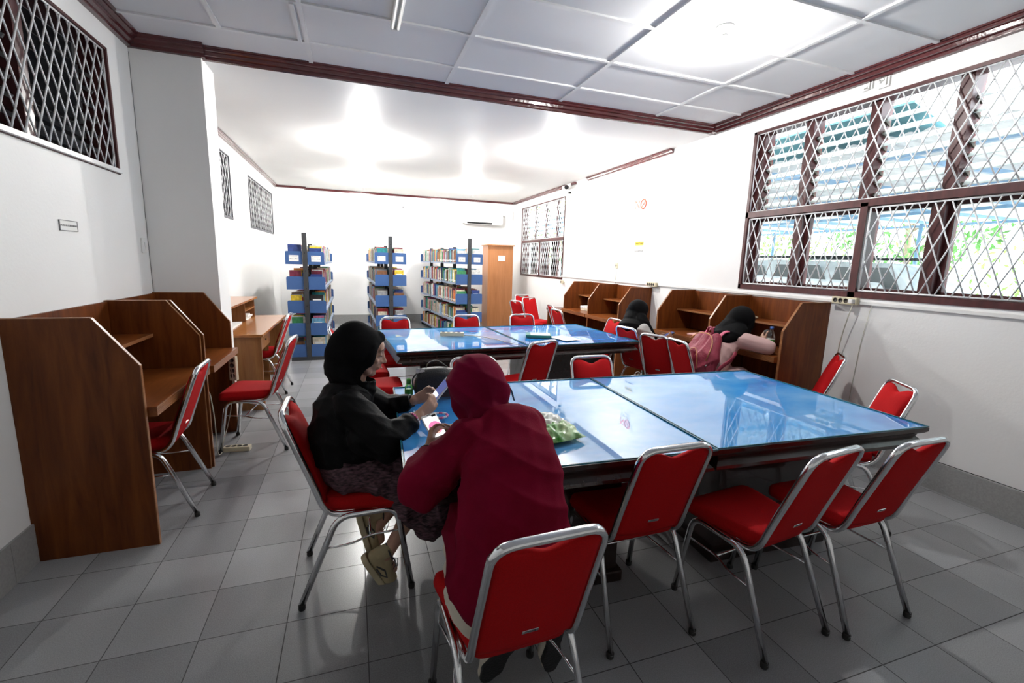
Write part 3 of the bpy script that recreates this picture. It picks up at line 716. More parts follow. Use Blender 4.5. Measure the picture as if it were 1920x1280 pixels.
# low dark desk past the far carrel
t = thing('low_desk', 'low dark desk against the right wall past the far carrel', 'desk', (4.74, 5.37, 0))
mb = MB(); mb.bbox(-.30, .32, -.20, .20, .70, .735); mb.build('desk_top', 'carrel_wood', t)
for y in (-.18, .18):
    mb = MB(); mb.bbox(-.28, .31, y-.012, y+.012, 0, .70); mb.build('side_panel', 'carrel_wood', t)
mb = MB(); mb.bbox(.25, .27, -.17, .17, .25, .70); mb.build('back_panel', 'carrel_wood', t)
# desk with hutch behind the column
t = thing('writing_desk', 'brown writing desk with a pigeonhole hutch behind the column', 'desk', (XL, 3.0, 0))
mb = MB(); mb.bev((.335, .79, .742), (.66, 1.62, .026), .004); mb.build('desk_top', 'desk_wood', t)
for y, n_ in ((.03, 0), (1.53, 0)):
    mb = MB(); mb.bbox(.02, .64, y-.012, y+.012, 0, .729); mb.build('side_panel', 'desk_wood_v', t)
dr = MB(); dr.bbox(.60, .622, .05, .62, .575, .725); d_ = dr.build('drawer', 'desk_wood_v', t)
k_ = MB(); k_.ball((.628, .33, .655), .009, 8); k_.build('keyhole', 'black_plastic', d_)
mb = MB(); mb.bbox(.06, .60, .62, .64, .0, .729); mb.build('inner_panel', 'desk_wood_v', t)
mb = MB(); mb.bbox(.05, .07, .05, 1.51, .12, .729); mb.build('back_panel', 'desk_wood_v', t)
mb = MB(); mb.bev((.19, .80, .985), (.34, 1.50, .022), .003); mb.build('hutch_top', 'desk_wood', t)
for y in (.08, .98, 1.50):
    mb = MB(); mb.bbox(.05, .33, y-.009, y+.009, .755, .974); mb.build('hutch_divider', 'desk_wood_v', t)
mb = MB(); mb.bbox(.05, .33, .99, 1.49, .865, .878); mb.build('hutch_shelf', 'desk_wood', t)
mb = MB(); mb.bbox(.03, .045, .08, 1.5, .755, .974); mb.build('hutch_back', 'desk_wood_v', t)
t2 = thing('paper_stack', 'stack of white papers in the lower pigeonhole of the desk hutch', 'paper stack', (XL+.22, 4.22, .755))
for k in range(6):
    mb = MB(); mb.box((random.uniform(-.01, .02), random.uniform(-.02, .02), .005+.009*k), (.20, .27, .007), rot=(0, 0, random.uniform(-.12, .12))); mb.build('paper_sheaf', 'paper', t2)
t2 = thing('paper_pad', 'long white paper lying in the open bay of the desk hutch', 'paper', (XL+.22, 3.55, .7555))
mb = MB(); mb.box((0, 0, .007), (.21, .62, .014), rot=(0, 0, .03)); mb.build('paper_sheaf', 'paper', t2)
t2 = thing('envelope_stack', 'few white slips in the upper pigeonhole of the desk hutch', 'paper', (XL+.20, 4.2, .8785))
mb = MB(); mb.box((0, 0, .006), (.16, .2, .012), rot=(0, .0, .2)); mb.build('paper_sheaf', 'paper', t2)

# tall cabinet
t = thing('tall_cabinet', 'tall orange brown wooden cabinet end with a paper notice, right of the bookshelves', 'cabinet', (4.335, 8.22, 0))
mb = MB(); mb.bbox(-.29, .29, -.22, .25, .04, 1.85); cb = mb.build('cabinet_body', 'cabinet_wood', t)
mb = MB(); mb.bev((0, .0, 1.862), (.63, .52, .025), .004); mb.build('cabinet_top', 'cabinet_wood', t)
mb = MB(); mb.bbox(-.28, .28, -.20, .24, 0, .04); mb.build('plinth', 'cabinet_wood', t)
mb = MB(); mb.bbox(-.055, .105, -.2225, -.2205, 1.52, 1.64); nt_ = mb.build('paper_notice', 'paper', t); nt_['label'] = 'white paper notice'
text_mesh('notice_text', 'RUANG BACA\nPERPUSTAKAAN', .018, 'grey_ink', nt_, Vector((.025, -.2232, 1.58)), frame_R((1, 0, 0), (0, 0, 1)))

# ------------------------------------------------------------------ book racks
BTH = (.016, .022, .030, .042)
BM = {}
def book_mesh(color, th):
    """book of unit depth/height; x = depth (spine at +x), y = thickness, z = height"""
    key = (color, th)
    if key in BM: return BM[key]
    mb = MB(); D, H, c = .165, .235, .0022
    mb.mat(0).bbox(0, D, -th/2, -th/2+c, 0, H).bbox(0, D, th/2-c, th/2, 0, H).bbox(D-c, D, -th/2+c, th/2-c, 0, H)
    mb.mat(1).bbox(.004, D-c, -th/2+c, th/2-c, .003, H-.004)
    if color not in ('white', 'cream'): mb.mat(2).bbox(D, D+.0006, -th/2+.002, th/2-.002, .018, .045)
    mb.mat(2).bbox(.03, D-.03, -th/2-.0006, -th/2, H*.60, H*.74)
    o = mb.build('book', ['cover_'+color.replace(' ', '_'), 'pages', 'paper']); BM[key] = [o, True]; return BM[key]
CN = list(BOOKCOL); CWT = {'dark blue': 6, 'red': 5, 'green': 6, 'cream': 9, 'white': 10, 'yellow': 4, 'brown': 5, 'grey': 6, 'light blue': 5, 'maroon': 5, 'black': 4, 'pink': 2, 'teal': 4, 'orange': 2}
TIER = ['top', 'second', 'third', 'fourth', 'bottom']
individual = [0]; CNT = {}; ORD = ['first', 'second', 'third', 'fourth', 'fifth', 'sixth', 'seventh', 'eighth', 'ninth', 'tenth', 'eleventh', 'twelfth', 'thirteenth', 'fourteenth', 'fifteenth', 'sixteenth']
def place_book(Mr, side, x, y, z, color, th, sh, sd_, lean, where, rack_name):
    e = book_mesh(color, th); o = e[0]
    if e[1]: e[1] = False
    else: o = o.copy(); COL.objects.link(o)
    R = Matrix.Rotation(0 if side > 0 else PI, 4, 'Z')
    o.matrix_world = Mr @ Matrix.Translation((x, y, z)) @ R @ Matrix.Rotation(lean, 4, 'X') @ Matrix.Diagonal((sd_, 1, sh, 1))
    kk = (color, where, rack_name); CNT[kk] = CNT.get(kk, 0)+1
    o['label'] = f'{ORD[CNT[kk]-1]} {color} book from the near end on the {where} shelf of the {rack_name} rack'; o['category'] = 'book'; o['group'] = f'books on the {where} shelf, {rack_name} rack'
    individual[0] += 1
REST = MB()
def rest_book(Mr, side, x, y, z, ci, th, sh, sd_):
    D, H = .165*sd_, .235*sh; s = side; REST.mat(ci)
    c = [(x, y-th/2), (x+s*D, y-th/2), (x+s*D, y+th/2), (x, y+th/2)]
    vs = [Mr @ Vector((a, b, zz)) for zz in (z, z+H) for a, b in c]
    REST.add(vs, [(0, 1, 2, 3), (4, 5, 6, 7), (0, 1, 5, 4), (1, 2, 6, 5), (2, 3, 7, 6), (3, 0, 4, 7)])
def rack(label, rname, x, y, rz, H, bays, cards, quota, sc=1.0, bayL=.90, vis=1):
    t = thing('book_rack', label, 'bookshelf', (x, y, 0), rz, None)
    Mr = Matrix.Translation((x, y, 0)) @ Matrix.Rotation(rz, 4, 'Z')
    hw = .255*sc; L = bays*bayL
    for k in range(bays+1):
        mb = MB(); mb.bbox(-.03, .03, k*bayL-.022, k*bayL+.022, 0, H if k == 0 else H*.93); p = mb.build('post', 'rack_post', t)
        if k == 0:
            m2 = MB()
            for zz in (.55, .80, 1.05, 1.30, 1.55, 1.70): m2.lathe([(.006, 0), (.004, .003)], (0, -.022, zz*H/1.83), 8, R=Euler((PI/2, 0, 0)).to_matrix())
            m2.build('post_bolt', 'black_plastic', p)
        mb = MB(); mb.bbox(-.24*sc, .24*sc, k*bayL-.02, k*bayL+.02, 0, .05); mb.build('rack_foot', 'rack_post', t)
    for z_ in (.06, H*.77):
        mb = MB(); mb.bbox(-.012, .012, .02, L-.02, z_, z_+.06); mb.build('rail', 'rack_post', t)
    zs = [H*f for f in (.775, .582, .396, .218, .045)]
    for ti, z in enumerate(zs):
        for s in (1, -1):
            for k in range(bays):
                mb = MB(); y0 = k*bayL+.024; y1 = (k+1)*bayL-.024
                mb.bbox(s*.032, s*hw, y0, y1, z-.004, z); mb.bbox(s*(hw-.002), s*hw, y0, y1, z-.028, z); mb.build('shelf', 'rack_shelf', t)
            mb = MB(); hh = .155*H/1.83; w0, w1 = s*.033, s*hw; r = .022
            pts = [(w0, z-.03), (w1, z-.03), (w1, z-.03+hh+.028-r)]+[(w1-s*r*(1-math.cos(a)), z-.03+hh+.028-r+r*math.sin(a)) for a in (PI/8, PI/4, 3*PI/8, PI/2)]+[(w0, z+hh-.002)]
            mb.prism(pts, 1, -.004, .0); ep = mb.build('end_plate', 'rack_blue', t)
            mb = MB(); mb.prism(pts, 1, L-.002, L+.002); mb.build('end_plate', 'rack_blue', t)
            if ti == 0:
                cx = (w0+w1)/2; m2 = MB(); m2.bbox(cx-.062*sc, cx+.062*sc, -.0062, -.0045, z+.012, z+.098); cd = m2.build('shelf_card', 'paper', ep)
                m3 = MB(); m3.bbox(cx-.055*sc, cx-.044*sc, -.0068, -.0062, z+.080, z+.091); m3.bbox(cx-.038*sc, cx+.050*sc, -.0066, -.0062, z+.086, z+.0875); m3.bbox(cx-.030*sc, cx+.042*sc, -.0066, -.0062, z+.080, z+.0815); m3.build('card_emblem', 'grey_ink', cd)
                text_mesh('card_text', cards[0 if s < 0 else 1], .021*sc, 'black_ink', cd, Vector((cx, -.0068, z+.048)), frame_R((1, 0, 0), (0, 0, 1)), ext=.0003)
            # books
            yy = .03; gap = zs[ti-1]-z-.035 if ti else .30
            while yy < L-.05:
                if abs((yy % bayL)) < .03 or (yy % bayL) > bayL-.045: yy += .03
                th = random.choice(BTH); c = random.choices(CN, [CWT[q] for q in CN])[0]
                sh = random.uniform(.78, 1.10); sh = min(sh, gap/.24); sd_ = random.uniform(.82, 1.08)
                if random.random() < .035: yy += random.uniform(.03, .10); continue
                full = (s == vis and yy < quota[ti]) or (s != vis and yy < .09)
                lean = random.choice((0, 0, 0, .06)) if full else 0
                yy += lean*.235*sh+(.002 if lean else 0)
                bx_ = s*(.045+(1.06-sd_)*.165*.8)
                if yy+th > L-.03: break
                if full: place_book(Mr, s, bx_, yy+th/2, z+.0012+(abs(lean)*th/2), c, th, sh, sd_, lean, TIER[ti], rname)
                else: rest_book(Mr, s, bx_, yy+th/2, z+.0012, CN.index(c), th, sh, sd_)
                yy += th+.0015
    return t
rack('double-sided steel bookshelf with blue end plates, leftmost of the three racks', 'left', .585, 5.32, 0, 1.83, 3, ('361.5 - 362.1', '371.4 - 373.8'), (.85, .85, .80, .45, .25))
rack('double-sided steel bookshelf with blue end plates, middle one of the three racks', 'middle', 1.82, 6.10, math.radians(1.2), 1.865, 3, ('813.7 - 819.7', '812.2 - 813.8'), (.25, .25, .25, .25, .2), vis=-1)
rack('double-sided steel bookshelf with blue end plates, rack next to the tall brown cabinet', 'right', 3.225, 6.35, math.radians(5.5), 1.90, 3, ('398 - 796.3', '370.2 - 398.1'), (1.35, 1.30, 1.25, 1.05, .55), sc=1.0, vis=-1)
o = REST.build('library_books', ['cover_'+c.replace(' ', '_') for c in CN]); o['kind'] = 'stuff'; o['label'] = 'rows of assorted books filling the far and hidden sides of the racks'; o['category'] = 'books'
print('individual books', individual[0])
# ------------------------------------------------------------------ wall fittings
FX = frame_R((0, -1, 0), (0, 0, 1))     # text plane on the right wall, reading toward -y, normal -x
FL = frame_R((0, 1, 0), (0, 0, 1))      # on the left wall, normal +x
t = thing('air_conditioner', 'white split air conditioner high on the back wall above the cabinet', 'air conditioner', (4.25, YW, 2.53))
mb = MB(); pr = [(0, -.13), (-.17, -.13), (-.20, -.09), (-.205, .05), (-.18, .125), (-.10, .14), (0, .14)]; mb.prism(pr, 0, -.48, .48); mb.build('housing', 'white_plastic', t)
mb = MB(); mb.bbox(-.40, .20, -.196, -.150, -.1325, -.100); mb.box((-.1, -.192, -.112), (.62, .012, .034), rot=(-.5, 0, 0)); mb.build('air_outlet', 'black_plastic', t)
mb = MB(); mb.box((0, -.185, -.142), (.90, .055, .006), rot=(.25, 0, 0)); mb.build('louvre_flap', 'white_plastic', t)
mb = MB(); mb.tube(fillet([(.48, -.05, .10), (.58, -.03, .10), (.76, -.03, .0), (.79, -.03, .12), (.79, -.03, .2)], .03), .016, 8); mb.build('pipe_cover', 'white_plastic', t)
t = thing('security_camera', 'small black security camera on a white bracket at the top of the right wall', 'camera', (XR, 6.18, 2.90))
mb = MB(); mb.tube([(0, 0, 0), (-.03, 0, 0)], .035, 12); mb.tube([(-.03, 0, 0), (-.10, .02, -.01)], .012, 8); mb.build('bracket', 'white_plastic', t)
mb = MB(); mb.tube([(-.08, .10, -.0), (-.12, -.11, -.02)], .034, 14); bd = mb.build('camera_body', 'white_plastic', t)
mb = MB(); mb.tube([(-.119, -.10, -.019), (-.124, -.135, -.022)], .037, 14); mb.build('lens_hood', 'black_plastic', bd)
t = thing('junction_box', 'small dark sensor below the security camera', 'sensor', (XR, 6.13, 2.80))
mb = MB(); mb.bev((-.02, 0, 0), (.04, .05, .035), .006); mb.build('sensor_body', 'black_plastic', t)
mb = MB(); mb.tube(fillet([(-.01, 0, -.01), (-.015, -.04, -.10), (-.006, -.02, -.16)], .03), .003, 6); mb.build('sensor_wire', 'ivory_cord', t)
t = thing('wall_box', 'maroon conduit piece on the right wall beside the security camera', 'box', (XR, 5.98, 2.935))
mb = MB(); mb.bev((-.02, 0, 0), (.04, .16, .045), .006); mb.build('box_body', 'maroon_gloss', t)
t = thing('hook', 'tiny dark clip on the upper back wall between the racks', 'clip', (2.36, YW, 2.69))
mb = MB(); mb.bev((0, -.01, 0), (.035, .02, .035), .004); mb.build('clip_body', 'grey_ink', t); mb = MB(); mb.tube([(.005, -.02, .01), (.005, -.035, -.01)], .004, 6); mb.build('clip_tongue', 'black_plastic', t)
# poster
t = thing('poster', 'faint printed NO notice in a clear sheet, pinned high on the right wall', 'poster', (XR, 3.835, 2.295))
mb = MB(); mb.bbox(-.003, 0, -.19, .19, -.155, .155); mb.build('sheet', 'paper', t)
text_mesh('poster_text', 'N', .17, 'red_ink', t, Vector((-.0036, .09, .055)), FX); 
mb = MB(); mb.tube([(-.005, -.055+.062*math.cos(a*PI/12), .055+.062*math.sin(a*PI/12)) for a in range(24)], .010, 6, closed=True); mb.box((-.006, -.055, .055), (.004, .012, .11), rot=(.8, 0, 0)); mb.build('no_ring', 'red_ink', t)
mb = MB(); mb.box((-.006, -.055, .055), (.003, .05, .012)); mb.build('cigarette_mark', 'black_ink', t)
text_mesh('poster_line', 'SMOKING AREA', .040, 'grey_ink', t, Vector((-.0036, .01, -.045)), FX); text_mesh('poster_line', 'DI RUANGAN INI', .028, 'grey_ink', t, Vector((-.0036, .01, -.095)), FX)
for y, z in ((-.2, .165), (.2, .15), (.2, -.165), (-.195, -.165)):
    mb = MB(); mb.box((-.004, y, z), (.004, .03, .018), rot=(.6, 0, 0)); mb.build('tape', 'clear_film', t)
for nm, z, lab, bm_, tx in (('wall_sign', 1.815, 'small orange strip sign on the right wall, the upper of two', 'paper', 'HARAP TENANG'), ('wall_sign', 1.71, 'small grey strip sign on the right wall, the lower of two', 'paper', 'JAGA KEBERSIHAN')):
    t = thing(nm, lab, 'sign', (XR, 3.815, z)); mb = MB(); mb.bbox(-.003, 0, -.10, .10, -.026, .026); mb.build('plate', 'cover_yellow' if z > 1.8 else 'paper', t)
    text_mesh('sign_text', tx, .026, 'black_ink', t, Vector((-.0036, 0, 0)), FX)
t = thing('wall_sign', 'small framed strip sign on the left wall above the nearest carrel', 'sign', (XL, 1.412, 1.635))
mb = MB(); mb.bbox(0, .004, -.085, .085, -.027, .027); mb.build('plate', 'paper', t); mb = MB()
for a in ((-.087, .087, -.029, -.026), (-.087, .087, .026, .029), (-.087, -.084, -.029, .029), (.084, .087, -.029, .029)): mb.bbox(0, .006, *a)
mb.build('sign_frame', 'grey_ink', t); text_mesh('sign_text', 'JAGALAH KEBERSIHAN', .0155, 'grey_ink', t, Vector((.0046, 0, 0)), FL)
t = thing('light_switch', 'white light switch on the left wall next to the column', 'light switch', (XL, 2.375, 1.55))
mb = MB(); mb.bev((.005, 0, 0), (.012, .075, .11), .005); mb.build('switch_plate', 'white_plastic', t); mb = MB(); mb.bev((.013, .012, 0), (.006, .03, .05), .002); mb.build('rocker', 'white_plastic', t)
t = thing('wall_switch', 'small ivory switch with a cord on the right wall above the far carrel', 'switch', (XR, 4.37, 1.50))
mb = MB(); mb.bev((-.006, 0, 0), (.012, .07, .085), .005); mb.build('switch_plate', 'ivory_plastic', t); mb = MB(); mb.bev((-.014, 0, .0), (.006, .02, .03), .002); mb.build('rocker', 'dark_hole', t)
mb = MB(); mb.tube([(-.004, 0, -.04), (-.004, .005, -.28)], .004, 6); mb.build('switch_cord', 'ivory_cord', t)
# raised letters above the window
t = thing('wall_lettering', 'small raised white calligraphy letters above the big barred window', 'lettering', (XR, .82, 2.925))
def strokes(name, y, S):
    mb = MB()
    for a, b, c, d in S: mb.box((-.010, y-(a+c)/2, (b+d)/2), (.018, max(abs(a-c), .012), max(abs(b-d), .012)))
    mb.build(name, 'white_plastic', t)
strokes('letter', .10, [(0, -.025, .012, -.005), (.012, -.012, .05, -.024), (.04, -.02, .052, .03), (.062, -.02, .074, .03), (.012, -.005, .03, .007)])
strokes('letter', -.02, [(0, -.03, .075, -.042), (.064, -.03, .076, .03), (.052, -.03, .040, .028), (0, .012, .034, .024), (.0, -.0, .012, .02)])
# cable trunking along the right wall
mb = MB(); mb.bbox(-.018, 0, -7.4, 6.35, -.012, .012)
tr = thing('cable_trunking', 'white cable trunking running along the right wall under the windows', 'trunking', (XR, 0, 1.262)); mb.build('trunking_body', 'white_plastic', tr)
def sockets(name, label, loc, n, R, vert=False, cat='power strip', pitch=.044, w=.06, face=1):
    """multi-socket block; local x = length, z = out"""
    t = thing(name, label, cat, loc); L = pitch*n+.03
    mb = MB(); o = MB(); o.bev((0, 0, .019), (L, w, .038), .007)
    vs = [R @ Vector(v) for v in o.v]; mb.add(vs, o.f); b = mb.build('socket_body', 'ivory_plastic', t)
    for i in range(n):
        cx = -L/2+.025+pitch*i+.006; o = MB(); o.lathe([(.019, .0385), (.018, .0388), (.016, .0386), (.0155, .0383)], (cx, 0, 0), 16); mb = MB(); mb.add([R @ Vector(v) for v in o.v], o.f, True); h = mb.build('socket_hole', 'dark_hole', t)
        o = MB(); o.ball((cx-.006, 0, .0387), (.0035, .0035, .001), 6); o.ball((cx+.006, 0, .0387), (.0035, .0035, .001), 6); mb = MB(); mb.add([R @ Vector(v) for v in o.v], o.f, True); mb.build('pin_hole', 'black_ink', h)
    return t
RW = frame_R((0, 1, 0), (0, 0, 1)); RW = Matrix((Vector((0, -1, 0)), Vector((0, 0, 1)), Vector((-1, 0, 0)))).transposed()
sockets('wall_socket_strip', 'ivory four-way socket strip on the right wall above the far carrel end', (XR-.018, 3.40, 1.262), 4, RW, cat='socket')
ss = sockets('wall_socket_strip', 'ivory four-way socket strip with a plug under the big barred window', (XR-.018, .79, 1.272), 4, RW, cat='socket')
mb = MB(); mb.bev((-.055, -.075, 0), (.04, .034, .034), .008); mb.build('plug', 'white_plastic', ss)
sockets('wall_socket_strip', 'small ivory socket at the right wall corner of the far barred window', (XR-.018, 6.25, 1.155), 1, RW, cat='socket')
sockets('power_strip', 'ivory four-way power strip hanging upright on the second left carrel end', (.262, 2.445-.022, .565), 4, Matrix((Vector((0, 0, -1)), Vector((.95, -.31, 0)), Vector((-.31, -.95, 0)))).transposed())
sockets('power_strip', 'ivory four-way power strip lying on the floor by the second left carrel', (.335, 1.99, 0), 4, Matrix.Rotation(math.radians(-6), 3, 'Z'), pitch=.040)
sockets('power_strip', 'long ivory power strip lying on the back reading table', (2.15, 2.62, T_Z+.004), 4, Matrix.Rotation(math.radians(-14), 3, 'Z'), pitch=.052)
def cable(label, pts, r=.0035, mat='ivory_cord', rr=.05, cat='cable'):
    return tag(_c(pts, r, mat, rr), label, cat)
def _c(pts, r, mat, rr):
    mb = MB(); mb.tube(fillet(pts, rr, 6), r, 7); return mb.build('cable', mat)
cable('cream cable curving from the window socket down the right wall behind the table', [(XR-.075, .715, 1.262), (XR-.07, .72, 1.0), (XR-.04, .75, .78), (XR-.07, .92, .57), (XR-.10, 1.05, .50)] if False else [(XR-.078, .70, 1.245), (XR-.06, .76, 1.0), (XR-.03, .80, .75), (XR-.08, .84, .60), (XR-.14, .90, .42)], .0045, rr=.12)
cable('thin dark wire lying along the top of the right baseboard', [(XR-.008, 2.2, .206), (XR-.006, 1.2, .215), (XR-.008, .5, .206), (XR-.008, -.3, .212), (XR-.008, -1.5, .206)], .0028, 'black_plastic', .1)
cable('thin grey cable hanging straight down the right wall below the window', [(XR-.012, .60, 1.245), (XR-.006, .64, .95), (XR-.006, .66, .5), (XR-.006, .66, .21)], .002, 'ivory_cord', .1)
cable('pale cord from the back table power strip running along the glass', [(2.26, 2.585, T_Z+.012), (2.40, 2.56, T_Z+.006), (2.52, 2.36, T_Z+.006), (2.62, 2.06, T_Z+.006), (2.68, 1.985, T_Z+.006)], .004, rr=.1)
cable('white cable hanging from the second left carrel down to the floor strip', [(.24, 2.40, .66), (.255, 2.38, .45), (.24, 2.25, .2), (.21, 2.10, .02), (.235, 2.0, .012)], .004, rr=.08)
cable('white cable looped beside the nearest left chair down to the floor', [(.10, 1.73, .60), (.245, 1.745, .58), (.26, 1.76, .36), (.25, 1.80, .05), (.24, 1.93, .008), (.235, 1.98, .012)], .004, rr=.07)
# book and papers on the back table
t = thing('green_book', 'green and white book lying on the back table behind the turned chair', 'book', (3.02, 2.46, T_Z+.0045), math.radians(-20))
mb = MB(); mb.bbox(-.13, .13, -.09, .09, 0, .003); mb.bbox(-.13, .13, -.09, .09, .020, .023); mb.bbox(-.13, .13, -.092, -.089, 0, .023); mb.build('cover', 'book_green', t); mb = MB(); mb.bbox(-.127, .127, -.088, .087, .003, .020); mb.build('page_block', 'paper', t)
mb = MB(); mb.bbox(-.08, .12, -.085, .085, .0232, .0235); mb.build('cover_panel', 'paper', t)
t = thing('paper_sheet', 'thin white sheet beside the green book on the back table', 'paper', (3.24, 2.30, T_Z+.0045), .3)
mb = MB(); mb.bbox(-.10, .10, -.14, .14, 0, .0015); tag(mb.build('sheet', 'paper', t), '', '') if False else mb.build('sheet', 'paper', t)
# things in the carrels
t = thing('pink_notebook', 'pink notebook on the worktop left of the pink-shirted person', 'notebook', (4.72, 2.05, .786), .1)
mb = MB(); mb.bev((0, 0, .008), (.15, .22, .014), .002); mb.build('cover', 'pink_paper', t); mb = MB(); mb.bbox(-.07, .076, -.106, .106, .004, .012); mb.build('page_block', 'paper', t)
t = thing('book_pile', 'two pale books on the worktop of the farthest carrel bay', 'books', (4.83, 4.75, .766), .2)
for k, c in enumerate(('cover_cream', 'cover_white')):
    mb = MB(); mb.bev((0, .01*k, .017+.036*k), (.16, .21, .034), .003); mb.build('lying_book', c, t)
t = thing('round_tin', 'flat round white dish on the shelf above the pink-shirted person', 'dish', (4.93, 1.62, 1.0235))
mb = MB(); mb.lathe([(.045, 0), (.068, .010), (.072, .018), (.05, .026), (.0, .029)], n=24); mb.build('dish_lid', 'ivory_plastic', t); mb = MB(); mb.lathe([(.040, .0), (.062, .001), (.066, .009), (.060, .0085)], n=24); mb.build('dish_base', 'grey_ink', t)
t = thing('water_bottle', 'clear plastic water bottle with a blue cap on the carrel worktop', 'bottle', (4.665, 1.125, .786))
mb = MB(); mb.lathe([(.0, .004), (.028, 0), (.034, .006), (.034, .05), (.031, .055), (.034, .06), (.034, .13), (.030, .16), (.016, .195), (.013, .205), (.013, .215)], n=24); mb.build('bottle_body', 'bottle_plastic', t)
mb = MB(); mb.lathe([(.0, .006), (.032, .008), (.032, .09), (.0, .091)], n=24); wtr = mb.build('water', 'bottle_plastic', t)
mb = MB(); mb.lathe([(.0345, .062), (.0347, .064), (.0347, .125), (.0345, .127)], n=24); lb = mb.build('bottle_label', 'paper', t)
mb = MB(); mb.lathe([(.0349, .098), (.0350, .100), (.0350, .117), (.0349, .119)], n=24); mb.build('label_band', 'green_plastic', lb)
mb = MB(); mb.lathe([(.0, .205), (.0155, .206), (.016, .226), (.014, .230), (.0, .231)], n=20); mb.build('cap', 'blue_plastic', t)
# green plastic bag on the front table
t = thing('shopping_bag', 'crumpled green and clear plastic bag on the front table beside the person in maroon', 'bag', (2.03, -.10, T_Z+.0125), math.radians(12)); t.scale = (.86, .86, .9)
mb = MB()
def bagf(u, v):
    U, V = 2*u-1, 2*v-1; k = max(0, (1-U*U)*(1-V*V))**.5
    n = noise.noise(Vector((u*5, v*5, 1)))+.6*noise.noise(Vector((u*12, v*12, 4))); w_ = .13+.02*noise.noise(Vector((v*4, 0, 9)))
    return (U*w_+.01*noise.noise(Vector((v*9, u*3, 2))), V*.15+.012*noise.noise(Vector((u*6, 5, 2))), max(.001, .050*k+.022*n*k+.004))
mb.grid(bagf, 46, 46); mb.build('bag_top', 'green_film', t)
mb = MB(); mb.grid(lambda u, v: ((2*u-1)*.125, (2*v-1)*.145, .0005), 4, 4); mb.build('bag_bottom', 'green_film', t)
mb = MB()
mb.grid(lambda u, v: (.02+(u-.5)*.22+.01*noise.noise(Vector((u*8, v*8, 3))), .05+(v-.5)*.24, .030+.045*max(0, 1-(2*u-1)**2)*max(0, 1-(2*v-1)**2)+.014*noise.noise(Vector((u*7, v*7, 8)))-.026*(abs(2*v-1)**3)), 40, 40); mb.build('clear_flap', 'clear_film', t)
# handbag, bottle, scrunchie, loose cable on the front table
t = thing('handbag', 'slouchy black leather handbag with an upright handle on the front table', 'handbag', (1.655, .60, T_Z+.0125), math.radians(-8)); t.scale = (.74, .74, .72)
mb = MB()
def hb(u, v):
    a = 2*PI*u; z = .19*v; q = 1+.10*math.sin(PI*v)-.22*v*v; sx, sy = .165*q, .085*(1-.45*v)
    c, s_ = math.cos(a), math.sin(a); e = .55; x = sx*math.copysign(abs(c)**e, c); y = sy*math.copysign(abs(s_)**e, s_)
    n = .008*noise.noise(Vector((x*22, y*22, z*22))); return (x*(1+n*4), y*(1+n*4), z+n*v*2)
mb.grid(hb, 48, 24); mb.grid(lambda u, v: (hb(u, 1)[0]*(1-v), hb(u, 1)[1]*(1-v), hb(u, 1)[2]-.02*v), 48, 3); mb.grid(lambda u, v: (hb(u, 0)[0]*(1-v), hb(u, 0)[1]*(1-v), 0), 48, 2)
mb.build('bag_body', 'black_leather', t)
mb = MB(); mb.grid(lambda u, v: (-.15+.30*u, -.098*(1-.4*max(0, (v-.5)*2))-.012+.11*max(0, v-.5)*2*.6, .085+.135*min(1, v*1.4)-.02*(2*u-1)**2), 20, 12); mb.build('front_flap', 'black_leather', t)
mb = MB(); mb.tube(fillet([(-.09, -.02, .19), (-.07, -.02, .26), (.0, -.01, .275), (.09, 0, .20)], .06, 8), .010, 8, flat=.35, flatdir=(0, 0, 1)); mb.build('handle', 'black_leather', t)
mb = MB(); mb.tube(fillet([(-.15, .0, .17), (-.185, .0, .13), (-.18, .0, .04)], .05), .006, 8); mb.build('strap', 'black_leather', t)
mb = MB(); mb.grid(lambda u, v: (-.155+.06*u+.008*noise.noise(Vector((u*6, v*6, 1))), -.075-.01*v, .155+.07*v+.01*noise.noise(Vector((u*5, v*7, 2)))), 10, 10); mb.build('tissue_packet', 'bag_white', t)
t = thing('shoulder_bag', 'small black bag with a curved strap mostly hidden behind the person in maroon', 'bag', (1.90, .30, T_Z+.0125), .2)
mb = MB(); mb.grid(lambda u, v: ((.085-.02*v)*math.copysign(abs(math.cos(6.2832*u))**.6, math.cos(6.2832*u)), .035*(1-.5*v)*math.copysign(abs(math.sin(6.2832*u))**.6, math.sin(6.2832*u)), .055*v), 28, 8); mb.grid(lambda u, v: ((.065)*(1-v)*math.copysign(abs(math.cos(6.2832*u))**.6, math.cos(6.2832*u)), .0175*(1-v)*math.copysign(abs(math.sin(6.2832*u))**.6, math.sin(6.2832*u)), .055), 28, 2); mb.build('bag_body', 'black_leather', t)
mb = MB(); mb.tube(fillet([(-.05, 0, .05), (.02, 0, .115), (.09, 0, .10), (.115, 0, .02)], .05, 8), .010, 8, flat=.3, flatdir=(0, 0, 1)); mb.build('strap', 'black_leather', t)
t = thing('small_bottle', 'small clear bottle with a green cap beside the black handbag', 'bottle', (1.497, .60, T_Z+.0125))
mb = MB(); mb.lathe([(.0, .002), (.020, 0), (.022, .01), (.022, .045), (.016, .062), (.010, .07)], n=18); mb.build('bottle_body', 'bottle_plastic', t)
mb = MB(); mb.lathe([(.0, .066), (.012, .067), (.013, .092), (.009, .098), (.0, .099)], n=16); mb.build('cap', 'green_plastic', t); mb = MB(); mb.lathe([(.0225, .014), (.0226, .016), (.0226, .036), (.0225, .038)], n=18); mb.build('bottle_label', 'green_plastic', t)
t = thing('bead_ring', 'pink and white beaded ring lying on the front table', 'bracelet', (1.60, .215, T_Z+.0125))
